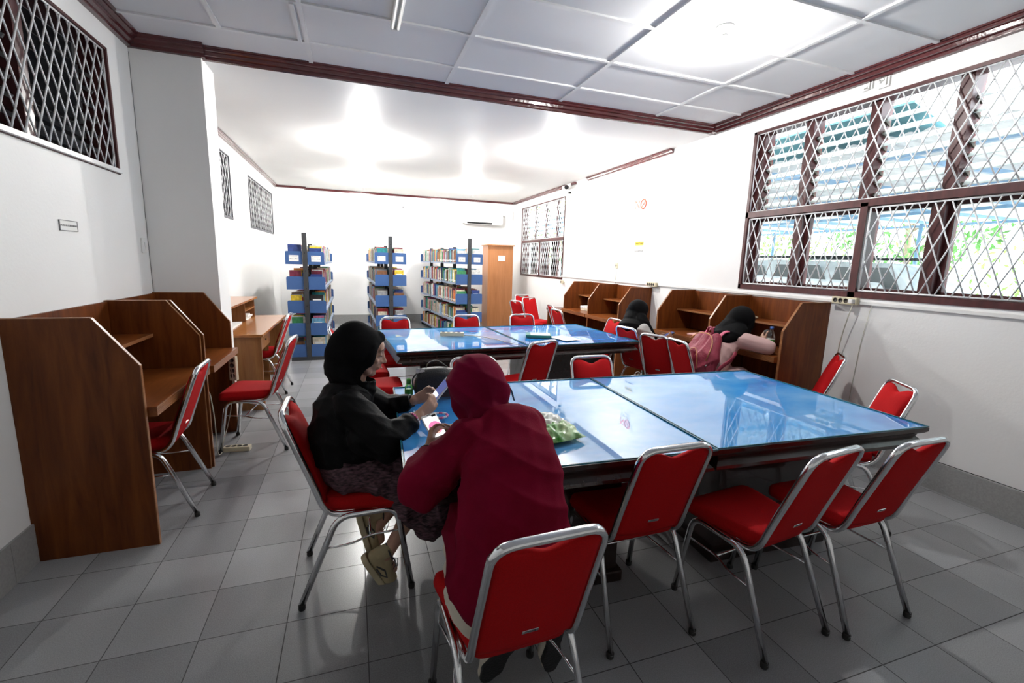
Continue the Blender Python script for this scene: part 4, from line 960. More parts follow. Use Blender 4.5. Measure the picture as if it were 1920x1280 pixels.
for nm, m_, k0 in (('pink_beads', 'pink_beads', 0), ('white_beads', 'white_beads', 1)):
    mb = MB()
    for k in range(22):
        if (k//2) % 2 == k0: a = 2*PI*k/22; mb.ball((.036*math.cos(a), .036*math.sin(a), .0065), .0065, 8)
    mb.build(nm, m_, t)
cable('thin black charging cable curling over the front table edge by the maroon headscarf', [(1.66, .10, T_Z+.016), (1.60, .02, T_Z+.016), (1.575, -.06, T_Z+.016), (1.62, -.12, T_Z+.016)], .0025, 'black_plastic', .05)
t = thing('white_bag', 'white carrier bag on the floor under the back table beside the grey-shirted person', 'bag', (4.43, 2.70, 0))
mb = MB()
def wb(u, v):
    a = 2*PI*u; r_ = .10*(1-.35*v*v)+.012*noise.noise(Vector((math.cos(a)*3, math.sin(a)*3, v*5))); return (r_*math.cos(a)*1.2, r_*math.sin(a), .20*v)
mb.grid(wb, 30, 14); mb.grid(lambda u, v: (wb(u, 1)[0]*(1-v), wb(u, 1)[1]*(1-v), .20-.03*v), 30, 3); mb.build('bag_body', 'bag_white', t)
mb = MB(); mb.tube(fillet([(-.05, 0, .18), (-.03, 0, .25), (.03, 0, .25), (.05, 0, .18)], .04), .004, 6); mb.build('handle', 'bag_white', t)

# ------------------------------------------------------------------ outside the right windows
GZ = .15
mb = MB(); mb.bbox(XR+WT, 40, -18, 34, GZ-.1, GZ); struct('floor_yard', mb, 'concrete_yard')
t = thing('carport', 'blue steel carport with a pale sheet roof outside the right windows', 'carport', (7.0, 2.5, GZ))
mb = MB()
for y in (-5, -1.2, 2.6, 6.4, 10.2):
    for x in (6.2,): mb.tube([(x, y, 0), (x, y, 2.45)], .04, 8)
for y in (-5, -1.2, 2.6, 6.4, 10.2): pass
mb.build('carport_post', 'steel_blue', t)
mb = MB()
for k in range(15): y = -6+1.2*k; mb.bbox(-1.2, 6.6, y-.02, y+.02, 2.42, 2.48)
for x in (-1.1, 1.2, 3.6, 6.2): mb.bbox(x-.025, x+.025, -6, 11, 2.37, 2.42)
mb.build('roof_beam', 'steel_blue', t); t.children[-1]['kind'] = 'stuff'
mb = MB(); mb.grid(lambda u, v: (-1.3+8.1*u, -6+17*v, 2.52+.012*math.sin(v*17*40)), 2, 700, smooth=False); mb.build('roof_sheet', 'roof_sheet', t)
t = thing('awning', 'teal sheet awning above the big window seen between the louvres', 'awning', (XR+WT+.3, 1, 2.62))
mb = MB(); mb.box((.20, .9, .16), (.55, 2.2, .02), rot=(0, .28, 0)); mb.build('awning_sheet', 'teal_sheet', t)
def car(label, x, y, rz, mat):
    t = thing('car', label, 'car', (x, y, GZ), rz)
    prof = [(-2.1, .35), (-2.15, .75), (-2.05, .95), (-1.2, 1.05), (-.75, 1.48), (.9, 1.52), (1.75, 1.46), (2.05, 1.0), (2.1, .4)]
    mb = MB()
    def cb(u, v):
        k = u*(len(prof)-1); i = min(int(k), len(prof)-2); f = k-i; X = prof[i][0]*(1-f)+prof[i+1][0]*f; Zt = prof[i][1]*(1-f)+prof[i+1][1]*f
        a = -1+2*v; w = .84*(1-.16*max(0, (Zt-.95)/.55)*(1)); s = abs(a); z = .30+(Zt-.30)*(1-max(0, (s-.86)/.14)**2) if s > .86 else Zt
        return (X, max(-.86, min(.86, a*w*1.02)) if s <= .86 else math.copysign(w*.9+(.86-w*.9)*min(1, (s-.86)/.10), a), z)
    mb.grid(cb, 48, 30); mb.build('car_body', mat, t)
    mb = MB()
    for s in (-1, 1):
        for (a, b, c, d) in ((-.95, -.15, 1.05, 1.42), (-.08, .75, 1.05, 1.44), (.82, 1.6, 1.05, 1.42)): mb.add([(a-.12, s*.80, c), (b, s*.80, c), (b-.02, s*.735, d), (a+.14, s*.735, d)], [(0, 1, 2, 3)])
    mb.build('side_window', 'car_glass', t)
    for xx in (-1.35, 1.3):
        for s in (-1, 1):
            mb = MB(); mb.lathe([(.0, -.1), (.30, -.1), (.32, -.06), (.32, .06), (.30, .1), (.0, .1)], (xx, s*.78, .32), 24, R=Euler((PI/2, 0, 0)).to_matrix()); mb.build('wheel', 'tyre', t)
    mb = MB()
    for s in (-.6, .6): mb.tube([(-.6, s, 1.56), (1.4, s, 1.56)], .02, 8)
    mb.build('roof_rail', 'black_plastic', t)
    return t
car('white car parked under the carport behind the left part of the big window', 8.4, 3.1, math.radians(96), 'car_white')
car('silver car parked under the carport behind the middle of the big window', 9.3, -2.4, math.radians(84), 'car_silver')
car('white car parked farther out beyond the right edge of the big window', 13.0, -6.0, math.radians(70), 'car_white')
def tree(label, x, y, h, cr, mat, n=1500):
    t = thing('tree', label, 'tree', (x, y, GZ)); rnd = random.Random(int(x*100+y*7))
    mb = MB(); mb.tube([(0, 0, 0), (.08, .05, h*.3), (-.06, .1, h*.6), (.1, 0, h*.9)], [.13, .10, .08, .03], 8)
    for k in range(7):
        a = rnd.uniform(0, 6.28); z = h*rnd.uniform(.3, .7); mb.tube([(0, .05, z), (math.cos(a)*cr*.4, math.sin(a)*cr*.4, z+h*.15), (math.cos(a)*cr*.8, math.sin(a)*cr*.8, z+h*.3)], [.05, .03, .012], 6)
    mb.build('trunk', 'bark', t); mb = MB()
    for k in range(n):
        a = rnd.uniform(0, 6.28); b = rnd.uniform(-1, 1); r = cr*rnd.uniform(.55, 1)**.5; s_ = math.sqrt(1-b*b)
        p = Vector((math.cos(a)*s_*r, math.sin(a)*s_*r, h*.72+b*r*.75)); q = Euler((rnd.uniform(0, 3), rnd.uniform(0, 3), rnd.uniform(0, 6))).to_matrix(); sz = rnd.uniform(.06, .13)
        mb.add([p+q @ Vector(v)*sz for v in ((-1, 0, 0), (0, -.4, .1), (1.2, 0, 0), (0, .4, .1))], [(0, 1, 2, 3)])
    mb.build('foliage', mat, t)
tree('leafy tree beyond the carport at the left edge of the big window', 16, 13.5, 4.2, 2.4, 'leaf')
tree('leafy tree beyond the carport behind the left bay of the big window', 17, 7.5, 4.6, 2.4, 'leaf_dark')
tree('leafy tree beyond the carport behind the middle of the big window', 16.5, 2.6, 4.4, 2.3, 'leaf')
tree('thin leafy tree beyond the carport behind the right part of the big window', 16.5, -3.5, 4.3, 1.8, 'leaf')
tree('leafy tree farther out seen through the far barred window', 11, 19, 4.2, 2.4, 'leaf')
t = thing('hedge', 'sunlit green hedge at the far side of the yard', 'hedge', (21, 4, GZ)); mb = MB(); rnd = random.Random(3)
for k in range(2600):
    p = Vector((rnd.uniform(-.5, .5), rnd.uniform(-15, 20), rnd.uniform(.6, 2.7))); q = Euler((rnd.uniform(0, 3), rnd.uniform(0, 3), rnd.uniform(0, 6))).to_matrix(); sz = rnd.uniform(.06, .14)
    mb.add([p+q @ Vector(v)*sz for v in ((-1, 0, 0), (0, -.4, .1), (1.2, 0, 0), (0, .4, .1))], [(0, 1, 2, 3)])
mb.build('foliage', 'leaf', t)
V = Vector
def mix(a, b, t): return V(a)*(1-t)+V(b)*t
def head_prims(mb, c, fwd, up, s=1.0):
    """skull, jaw, nose, lips, ears, brow, eye sockets (bulging lids); returns frame"""
    f = V(fwd).normalized(); u = (V(up)-f*f.dot(V(up))).normalized(); r = f.cross(u); c = V(c); R = Matrix((r, f, u)).transposed()
    L = lambda x, y, z: c+(r*x+f*y+u*z)*s
    ell(mb, L(0, -.012, .030), (.072*s, .092*s, .082*s), R, 24); ell(mb, L(0, .018, -.012), (.060*s, .068*s, .080*s), R, 24)
    capsule(mb, L(0, .020, -.060), .046*s, L(0, .052, -.082), .022*s); ell(mb, L(0, .060, -.084), (.020*s, .016*s, .014*s), R, 12)
    for sx in (-1, 1):
        capsule(mb, L(sx*.052, -.0, -.030), .022*s, L(sx*.030, .035, -.075), .020*s)
        ell(mb, L(sx*.038, .058, -.018), (.020*s, .016*s, .016*s), R, 12)                       # cheek
        ell(mb, L(sx*.032, .070, .012), (.0145*s, .009*s, .0085*s), R, 12)                      # eyelid
        capsule(mb, L(sx*.014, .080, .030), .0075*s, L(sx*.045, .068, .034), .0065*s, 8)       # brow ridge
        ell(mb, L(sx*.078, -.010, -.002), (.008*s, .018*s, .030*s), R, 12)                      # ear
        ell(mb, L(sx*.011, .088, -.024), (.0085*s, .009*s, .007*s), R, 10)                      # nostril wing
    ell(mb, L(0, .066, .040), (.048*s, .018*s, .030*s), R, 16)                                  # forehead
    chain(mb, [L(0, .080, .022), L(0, .090, -.002), L(0, .100, -.020)], [.0075*s, .0085*s, .0105*s], 10)
    capsule(mb, L(-.018, .078, -.047), .0065*s, L(0, .087, -.045), .0070*s, 8); capsule(mb, L(.018, .078, -.047), .0065*s, L(0, .087, -.045), .0070*s, 8)
    capsule(mb, L(-.014, .077, -.058), .0070*s, L(.014, .077, -.058), .0070*s, 8)
    return L, R
def face_marks(L, R, parent, s=1.0, lipm='lip'):
    Wi = loc_inv(parent)
    def patch(name, pts, r, m):
        mb = MB(); mb.tube([Wi @ p for p in pts], r, 6, flat=.5); return mb.build(name, m, parent)
    for sx in (-1, 1):
        patch('eyebrow', [L(sx*.014, .0885, .036), L(sx*.030, .0845, .041), L(sx*.048, .073, .036)], [.0018, .0028, .0012], 'skin_ink')
        patch('eyelashes', [L(sx*.017, .0785, .008), L(sx*.032, .0805, .0045), L(sx*.047, .0715, .008)], [.0010, .0020, .0012], 'skin_ink')
    patch('lips', [L(-.022, .081, -.052), L(-.010, .0905, -.050), L(0, .0935, -.0515), L(.010, .0905, -.050), L(.022, .081, -.052)], [.001, .0042, .0052, .0042, .001], lipm)

# ============================================================ person A: black headscarf, patterned skirt
pa = thing('person', 'person in a black headscarf, black blouse and patterned skirt, seated sideways holding a phone', 'person', (1.20, .255, 0), -PI/2)
A = dict(hip=(1.19, .255, .555), chest=(1.17, .255, .83), neck=(1.215, .255, .955), head=(1.262, .250, 1.085))
hL = None
mb = MB()
fw = V((.965, -.03, -.26)); hL, hR = head_prims(mb, A['head'], fw, (0.25, 0, 1), .98)
chain(mb, [(1.205, .255, .90), (1.225, .255, .99)], [.05, .048])
chain(mb, [(1.19, .255, .57), (1.18, .255, .72), (1.18, .255, .86)], [.12, .105, .11])
shN, shF = (1.195, .125, .885), (1.195, .385, .885)
elN, elF = (1.345, .050, .735), (1.365, .455, .745)
wrN, wrF = (1.490, .130, .812), (1.500, .375, .808)
for s_, e_, w_ in ((shN, elN, wrN), (shF, elF, wrF)): chain(mb, [s_, e_, w_], [.042, .036, .023])
# hands around the phone
hand(mb, wrN, (.62, .28, .42), (.10, .82, .30), -1, [.55, .60, .62, .66], tdir=(.75, .25, .60), s=.92)
hand(mb, wrF, (.72, -.14, .42), (.10, -.85, .35), 1, [.60, .62, .66, .7], tdir=(.72, -.15, .62), s=.92)
# legs: thighs under the skirt, shins tucked back, crossed ankles
knN, knF = (1.560, .17, .50), (1.565, .34, .50)
anN, anF = (1.352, .175, .135), (1.330, .285, .235)
for h_, k_, a_ in (((1.22, .17, .55), knN, anN), ((1.22, .34, .55), knF, anF)):
    chain(mb, [h_, k_], [.085, .060]); chain(mb, [k_, mix(k_, a_, .35), mix(k_, a_, .75), a_], [.055, .054, .036, .030])
chain(mb, [anN, (1.325, .17, .10), (1.365, .17, .04)], [.030, .030, .024]); chain(mb, [anF, (1.30, .285, .20), (1.315, .285, .13)], [.030, .030, .024])
body = blob('body', mb, 'skin', pa, .0048, 2)
face_marks(hL, hR, pa, .98)
# headscarf
mb = MB(); c = V(A['head'])
ell(mb, (1.232, .255, 1.103), (.122, .098, .112), Euler((0, .12, 0)).to_matrix(), 28)
ell(mb, (1.185, .255, 1.075), (.088, .088, .095), None, 24); ell(mb, (1.225, .255, 1.125), (.095, .085, .102), None, 24)
capsule(mb, (1.275, .255, 1.128), .076, (1.325, .255, 1.148), .030)             # stiff peak over the forehead
for sy in (-1, 1):
    chain(mb, [(1.296, .255+sy*.058, 1.120), (1.286, .255+sy*.066, 1.08), (1.262, .255+sy*.060, 1.00), (1.245, .255+sy*.03, .955)], [.026, .026, .030, .045])
chain(mb, [(1.175, .255, 1.02), (1.190, .255, .955), (1.205, .255, .915)], [.085, .078, .085]); 
chain(mb, [(1.255, .255, .975), (1.262, .255, .93), (1.255, .255, .89)], [.050, .052, .055])
ell(mb, (1.195, .255, .895), (.10, .145, .055), None, 24)
def hijA(P, Nn):
    x, y, z = P[:, 0], P[:, 1], P[:, 2]
    m = sstep(1.05-z, 0, .10)
    P = folds(P, Nn, .016, [(95, (.35, .2, .9), .9, 14), (70, (.7, .1, .7), 1.2, 9)], m)
    return P
def cutA(P):
    # opening in front of the face, in head coordinates
    Lc = np.array(A['head'], 'f'); f = np.array(fw.normalized(), 'f'); d = P-Lc; q = d @ f; r = np.array([0.26, 0, .965], 'f'); u = d @ r
    edge = .046+.020*sstep(u, .03, .085)-.036*sstep(-u, .02, .085)*1.0
    return (q > edge+.004) & (u < .070) & (u > -.112) & (np.abs(d[:, 1]) < .125)
blob('headscarf', mb, 'black_jersey', pa, .006, 4, disp=hijA, cut=cutA, thick=-.003)
# blouse
mb = MB()
chain(mb, [(1.150, .255, .60), (1.145, .255, .70), (1.165, .255, .82), (1.185, .255, .885)], [.135, .135, .128, .105], sq=((0, 1, 0), 1.18))
for sy, s_, e_, w_ in ((-1, shN, elN, wrN), (1, shF, elF, wrF)):
    chain(mb, [s_, mix(s_, e_, .55), e_, mix(e_, w_, .32), mix(e_, w_, .64)], [.068, .074, .070, .066, .048])
    chain(mb, [mix(e_, w_, .66), mix(e_, w_, .78)], [.050, .034])
capsule(mb, (1.345, .06, .675), .050, (1.40, .07, .715), .050); capsule(mb, (1.250, .10, .74), .07, (1.33, .08, .69), .055)
capsule(mb, (1.16, .17, .64), .08, (1.27, .16, .62), .05)
def disA(P, Nn):
    P = folds(P, Nn, .012, [(60, (.8, .3, .5), 1.4, 11), (85, (.2, .7, .7), 1.0, 15)])
    hem = sstep(.62-P[:, 2], 0, .06)*(P[:, 0] < 1.34); P[:, 0] += 0.0
    return P+Nn*(hem*.004)[:, None]
blob('blouse', mb, 'black_blouse', pa, .007, 4, disp=disA, cut=lambda P: (P[:, 2] < .600+.02*sstep(P[:, 0], 1.10, 1.30)) & (P[:, 0] < 1.33), thick=-.003)
# skirt
mb = MB()
chain(mb, [(1.165, .255, .575), (1.30, .255, .555), (1.46, .255, .545), (1.56, .255, .515)], [.125, .118, .105, .085], sq=((0, 1, 0), 1.45))
for y in (.15, .255, .36): capsule(mb, (1.17, y, .545), .080, (1.55, y, .53), .072)
for y in (.13, .255, .37): chain(mb, [(1.555, y, .52), (1.572, y, .42), (1.560, y, .33), (1.535, y, .262)], [.075, .080, .086, .080])
chain(mb, [(1.36, .13, .50), (1.47, .12, .43), (1.50, .14, .34), (1.50, .15, .28)], [.06, .07, .07, .055]); chain(mb, [(1.36, .11, .46), (1.42, .10, .39), (1.46, .12, .33), (1.50, .14, .28)], [.05, .06, .06, .055]); capsule(mb, (1.30, .10, .515), .045, (1.53, .10, .47), .055); capsule(mb, (1.44, .12, .44), .05, (1.54, .14, .32), .05)
def disS(P, Nn):
    P = folds(P, Nn, .018, [(46, (.25, .35, .95), 1.9, 12), (75, (.9, .5, .3), 1.6, 16)])
    # fabric spreads sideways over the seat edge
    return P
blob('skirt', mb, 'patterned_skirt', pa, .007, 3, disp=disS)
def trainer(parent, ankle, tip, up, side):
    """sports shoe: heel at ankle, toe direction tip"""
    a = V(ankle); d = (V(tip)).normalized(); u = (V(up)-d*d.dot(V(up))).normalized(); s_ = d.cross(u); R = Matrix((s_, d, u)).transposed()
    L = lambda x, y, z: a+s_*x+d*y+u*z
    mb = MB(); chain(mb, [L(0, -.035, -.035), L(0, .03, -.035), L(0, .10, -.045), L(0, .150, -.052)], [.037, .038, .040, .028], sq=(s_, 1.0)); capsule(mb, L(0, -.035, -.01), .036, L(0, -.03, .02), .034); capsule(mb, L(0, .02, -.01), .030, L(0, .07, -.03), .030)
    def flatten(P, Nn):
        q = (P-np.array(a, 'f')) @ np.array(u, 'f'); return P+np.outer(np.maximum(0, -.066-q), np.array(u, 'f'))
    sh = blob('trainer', mb, 'shoe_beige', parent, .0055, 2, disp=flatten)
    mb = MB(); chain(mb, [L(0, -.040, -.068), L(0, .03, -.068), L(0, .10, -.070), L(0, .155, -.066)], [.040, .041, .044, .030])
    def fl2(P, Nn):
        q = (P-np.array(a, 'f')) @ np.array(u, 'f'); q2 = np.clip(q, -.088, -.060); return P+np.outer(q2-q, np.array(u, 'f'))
    so = blob('sole', mb, 'shoe_sole', None, .0055, 1, disp=fl2); so.parent = sh; so.matrix_parent_inverse = loc_inv(parent)
    mb = MB()
    for sx in (-1, 1): mb.tube([L(sx*.036, -.01, -.045), L(sx*.041, .03, -.025), L(sx*.0415, .065, -.035), L(sx*.038, .04, -.052), L(sx*.036, -.0, -.052)], .004, 6)
    mb.tube([L(-.028, -.035, .035), L(0, -.062, .038), L(.028, -.035, .035), L(.03, 0, .028), L(0, .025, .022), L(-.03, 0, .028)], .004, 6, closed=True)
    st = mb.build('side_stripe', 'shoe_dark'); st.parent = sh; st.matrix_parent_inverse = loc_inv(parent)
    mb = MB()
    for k in range(4): y = .02+.018*k; mb.tube([L(-.022, y, .020-.012*k), L(0, y+.004, .026-.012*k), L(.022, y, .020-.012*k)], .0025, 5)
    mb.tube([L(.004, .02, .028), L(.03, .02, .05), L(.035, .05, .03), L(.005, .03, .03)], .0022, 5); mb.tube([L(.0, .02, .028), L(.012, .055, .02), L(.018, .075, -.03)], .0022, 5)
    lc = mb.build('laces', 'shoe_dark'); lc.parent = sh; lc.matrix_parent_inverse = loc_inv(parent)
trainer(pa, (1.335, .165, .105), (.50, -.05, -.86), (.86, 0, .50), 1)
trainer(pa, (1.305, .290, .235), (.22, .02, -.97), (.97, 0, .22), 1)
# bracelets
mb = MB(); cN = mix(wrN, elN, .16); ax = (V(wrN)-V(elN)).normalized(); o1 = ax.orthogonal().normalized(); o2 = ax.cross(o1); Wi = loc_inv(pa)
for k in range(16): a = 2*PI*k/16; mb.mat(0 if (k//3) % 2 else 1).ball(Wi @ (cN+o1*.031*math.cos(a)+o2*.031*math.sin(a)), .0065, 8)
mb.build('bead_bracelet', ['pink_beads', 'white_beads'], pa)
mb = MB(); cF = mix(wrF, elF, .10); ax = (V(wrF)-V(elF)).normalized(); o1 = ax.orthogonal().normalized(); o2 = ax.cross(o1)
mb.tube([Wi @ (cF+o1*.029*math.cos(2*PI*k/20)+o2*.029*math.sin(2*PI*k/20)) for k in range(20)], .005, 8, closed=True); mb.build('wristband', 'black_plastic', pa)
def phone(label, c, long_, normal, sz=(.068, .145, .0085), body='white_plastic', shapes=()):
    c = V(c); l = V(long_).normalized(); n = (V(normal)-l*l.dot(V(normal))).normalized(); s_ = l.cross(n); R = Matrix((s_, l, n)).transposed()
    t = thing('phone', label, 'phone', tuple(c)); mb = MB(); o = MB(); o.bev((0, 0, 0), sz, .004); mb.add([R @ V(v) for v in o.v], o.f); mb.build('phone_body', body, t)
    mb = MB(); o = MB(); o.bbox(-sz[0]*.44, sz[0]*.44, -sz[1]*.40, sz[1]*.40, sz[2]/2+.0002, sz[2]/2+.0006); mb.add([R @ V(v) for v in o.v], o.f); sc_ = mb.build('screen', shapes[0] if shapes else 'phone_screen', t)
    return t, R, sc_, sz
t, R, sc_, sz = phone('phone held up in both hands of the person in the black headscarf', (1.606, .255, .880), (.62, -.10, .78), (-.78, -.22, .58), body='white_plastic', shapes=('phone_screen_blue',))
mb = MB(); o = MB(); o.bbox(-.028, .02, -.05, -.012, .0049, .0052); mb.add([R @ V(v) for v in o.v], o.f); mb.build('screen_picture', 'phone_screen', sc_)
mb = MB(); o = MB(); o.bev((.018, .055, -.0055), (.02, .022, .003), .001); mb.add([R @ V(v) for v in o.v], o.f); mb.build('camera_bump', 'black_plastic', t)

# ============================================================ person B: maroon headscarf and dress, seen from behind
pb = thing('person', 'person in a maroon headscarf and dress, seen from behind, leaning over a phone', 'person', (1.66, -.60, 0))
HB = V((1.645, -.285, 1.035))
mb = MB(); fb = V((-.42, .80, -.42)); bL, bR = head_prims(mb, HB, fb, (-.12, .35, .92), 1.0)
chain(mb, [(1.70, -.40, .93), HB+V((0, -.01, -.02))], [.05, .05])
chain(mb, [(1.665, -.70, .57), (1.69, -.62, .72), (1.715, -.49, .88)], [.13, .115, .12])
sL, sR_ = (1.585, -.465, .920), (1.785, -.450, .935)
eL, eR = (1.412, -.440, .765), (1.755, -.23, .800)
wL, wR = (1.472, -.285, .822), (1.70, -.03, .800)
for s_, e_, w_ in ((sL, eL, wL), (sR_, eR, wR)): chain(mb, [s_, e_, w_], [.045, .037, .024])
hand(mb, wL, (.25, .70, .38), (.70, .0, .25), 1, [.65, .75, .8, .85], tdir=(-.10, .55, .80), s=.92)
hand(mb, wR, (-.75, .45, .0), (-.1, -.1, -1), 1, [.5, .5, .5, .5], s=.9)
kL, kR = (1.640, -.27, .52), (1.80, -.24, .52)
aL, aR = (1.670, -.515, .215), (1.862, -.545, .235)
for h_, k_, a_ in (((1.58, -.70, .56), kL, aL), ((1.75, -.70, .56), kR, aR)):
    chain(mb, [h_, k_], [.09, .062]); chain(mb, [k_, mix(k_, a_, .35), mix(k_, a_, .75), a_], [.056, .055, .038, .032])
    chain(mb, [a_, V(a_)+V((.0, .01, -.05)), V(a_)+V((0, .03, -.12))], [.028, .024, .018])
blob('body', mb, 'skin_brown', pb, .0048, 2)
face_marks(bL, bR, pb)
mb = MB()
ell(mb, HB+V((.0, -.015, .022)), (.108, .122, .118), Euler((-.35, 0, .1)).to_matrix(), 28)
ell(mb, HB+V((.035, -.062, -.018)), (.085, .072, .085), None, 24)
chain(mb, [HB+V((-.045, .03, .03)), HB+V((-.050, .005, -.055)), HB+V((-.005, -.035, -.115)), HB+V((.03, -.05, -.13))], [.060, .055, .052, .06])
chain(mb, [HB+V((.06, .02, .02)), HB+V((.078, -.02, -.06)), HB+V((.06, -.07, -.12))], [.050, .050, .06])
chain(mb, [HB+V((.02, -.05, -.03)), HB+V((.03, -.10, -.105))], [.085, .085])
ell(mb, HB+V((.045, -.115, -.125)), (.135, .085, .045), Euler((.5, .15, 0)).to_matrix(), 24)
def disHB(P, Nn):
    d = P-np.array(HB, 'f'); m = .35+.65*sstep(-d[:, 2], -.06, .06)
    return folds(P, Nn, .040, [(40, (.80, .25, .50), 1.6, 7), (75, (.55, .2, .75), 1.2, 12)], m)
def cutHB(P):
    d = P-np.array(HB, 'f'); f = np.array(fb.normalized(), 'f'); return (d @ f > .062) & (d[:, 2] > -.115) & (d[:, 2] < .075) & ((d**2).sum(1) < .16**2)
blob('headscarf', mb, 'maroon_jersey', pb, .006, 4, disp=disHB, cut=cutHB, thick=-.003)
mb = MB(); Wi = loc_inv(pb); mb.tube([Wi @ (HB+V((.062, -.150, -.080))), Wi @ (HB+V((.105, -.125, -.070)))], .0016, 6); mb.build('scarf_pin', 'chrome', pb)
# dress
mb = MB()
chain(mb, [(1.650, -.715, .60), (1.668, -.665, .72), (1.695, -.575, .84), (1.722, -.470, .925)], [.150, .140, .135, .105], sq=((1, 0, 0), 1.22))
for s_, e_, w_ in ((sL, eL, wL), (sR_, eR, wR)):
    chain(mb, [s_, mix(s_, e_, .5), e_, mix(e_, w_, .40), mix(e_, w_, .80)], [.074, .078, .068, .062, .042])
capsule(mb, (1.60, -.475, .915), .070, (1.785, -.450, .935), .070)
capsule(mb, (1.43, -.47, .735), .050, (1.50, -.40, .76), .055)
chain(mb, [(1.60, -.72, .57), (1.615, -.48, .57), (1.640, -.30, .55)], [.150, .130, .105]); chain(mb, [(1.76, -.72, .56), (1.79, -.45, .56), (1.80, -.28, .55)], [.12, .11, .09])
chain(mb, [(1.80, -.63, .68), (1.83, -.62, .60), (1.84, -.60, .50)], [.07, .07, .06])
def disB(P, Nn):
    x, y, z = P.T; m = .55+.45*sstep(.75-z, -.1, .2)
    P = folds(P, Nn, .026, [(34, (.85, .25, .30), 1.8, 8), (52, (.55, .2, .8), 1.5, 11)], m)
    return P
def cutB(P): return (P[:, 2] < .485) | ((P[:, 2] < .60-.55*(P[:, 0]-1.43)) & (P[:, 1] > -.80) & (P[:, 0] < 1.60))
blob('dress', mb, 'maroon_dress', pb, .0075, 4, disp=disB, cut=cutB, thick=-.003)
# cream trousers
mb = MB()
chain(mb, [(1.585, -.72, .535), (1.600, -.50, .535), kL], [.135, .112, .085]); chain(mb, [(1.745, -.72, .535), (1.79, -.50, .53), kR], [.120, .100, .080])
for k_, a_ in ((kL, aL), (kR, aR)): chain(mb, [k_, mix(k_, a_, .5), mix(k_, a_, .92)], [.080, .070, .058])
blob('trousers', mb, 'cream_cloth', pb, .008, 3, disp=lambda P, Nn: folds(P, Nn, .010, [(60, (.4, .7, .6), 1.5, 12)]))
def flatshoe(parent, heel, d, u):
    h = V(heel); d = V(d).normalized(); u = (V(u)-d*d.dot(V(u))).normalized(); s_ = d.cross(u); L = lambda x, y, z: h+s_*x+d*y+u*z
    mb = MB(); chain(mb, [L(0, 0, .025), L(0, .06, .024), L(0, .14, .020), L(0, .19, .014)], [.038, .034, .044, .030], sq=(s_, 1.0)); capsule(mb, L(0, -.002, .03), .033, L(0, .0, .075), .036)
    def fl(P, Nn):
        q = (P-np.array(h, 'f')) @ np.array(u, 'f'); return P+np.outer(np.maximum(0, .0-q), np.array(u, 'f'))
    sh = blob('shoe', mb, 'cream_cloth', parent, .006, 2, disp=fl)
    mb = MB(); chain(mb, [L(0, .0, 0), L(0, .06, 0), L(0, .14, 0), L(0, .19, 0)], [.034, .027, .041, .026])
    def f2(P, Nn):
        q = (P-np.array(h, 'f')) @ np.array(u, 'f'); return P+np.outer(np.clip(q, -.012, .004)-q, np.array(u, 'f'))
    so = blob('sole', mb, 'sole_black', None, .005, 1, disp=f2); so.parent = sh; so.matrix_parent_inverse = loc_inv(parent)
flatshoe(pb, (1.705, -.575, .205), (-.34, .28, -.86), (.12, .90, .30)); flatshoe(pb, (1.862, -.600, .225), (.06, .25, -.95), (.03, .93, .30))
mb = MB(); ax = (V(wL)-V(eL)).normalized(); o1 = ax.orthogonal().normalized(); o2 = ax.cross(o1); cw = mix(wL, eL, .10)
mb.tube([Wi @ (cw+o1*.031*math.cos(2*PI*k/20)+o2*.031*math.sin(2*PI*k/20)) for k in range(20)], .004, 8, closed=True)
cw = mix(wL, eL, .15); mb.tube([Wi @ (cw+o1*.032*math.cos(2*PI*k/20)+o2*.032*math.sin(2*PI*k/20)) for k in range(20)], .0035, 8, closed=True); mb.build('wristband', 'black_plastic', pb)
mb = MB(); mb.ball(Wi @ (mix(wL, eL, .08)+o1*.030), (.010, .008, .010), 10); mb.build('bracelet_charm', 'chrome', pb)
t, R, sc_, sz = phone('white phone with a pink picture on its screen, held by the person in maroon', (1.507, -.185, .868), (-.22, .62, .42), (-.05, -.55, .80), sz=(.062, .122, .010), body='white_plastic', shapes=('phone_screen',))
mb = MB(); o = MB(); o.prism([(-.012+.026*math.cos(a), -.008+.030*math.sin(a)) for a in [k*PI/9 for k in range(18)]] , 2, .0058, .0060); mb.add([R @ V((v[0]+.014, v[1], v[2])) for v in o.v], o.f); mb.build('screen_picture', 'phone_screen_pink', sc_)
mb = MB(); o = MB(); o.prism([(.002+.014*math.cos(a), -.018+.018*math.sin(a)) for a in [k*PI/8 for k in range(16)]], 2, .0060, .0062); mb.add([R @ V(v) for v in o.v], o.f); mb.build('screen_face', 'phone_screen_skin', sc_)
mb = MB(); o = MB(); o.bbox(-.008, .008, .0555, .0575, .0050, .0055); o.bbox(.008, .026, .042, .051, .0056, .0061); mb.add([R @ V(v) for v in o.v], o.f); mb.build('earpiece', 'black_plastic', t)

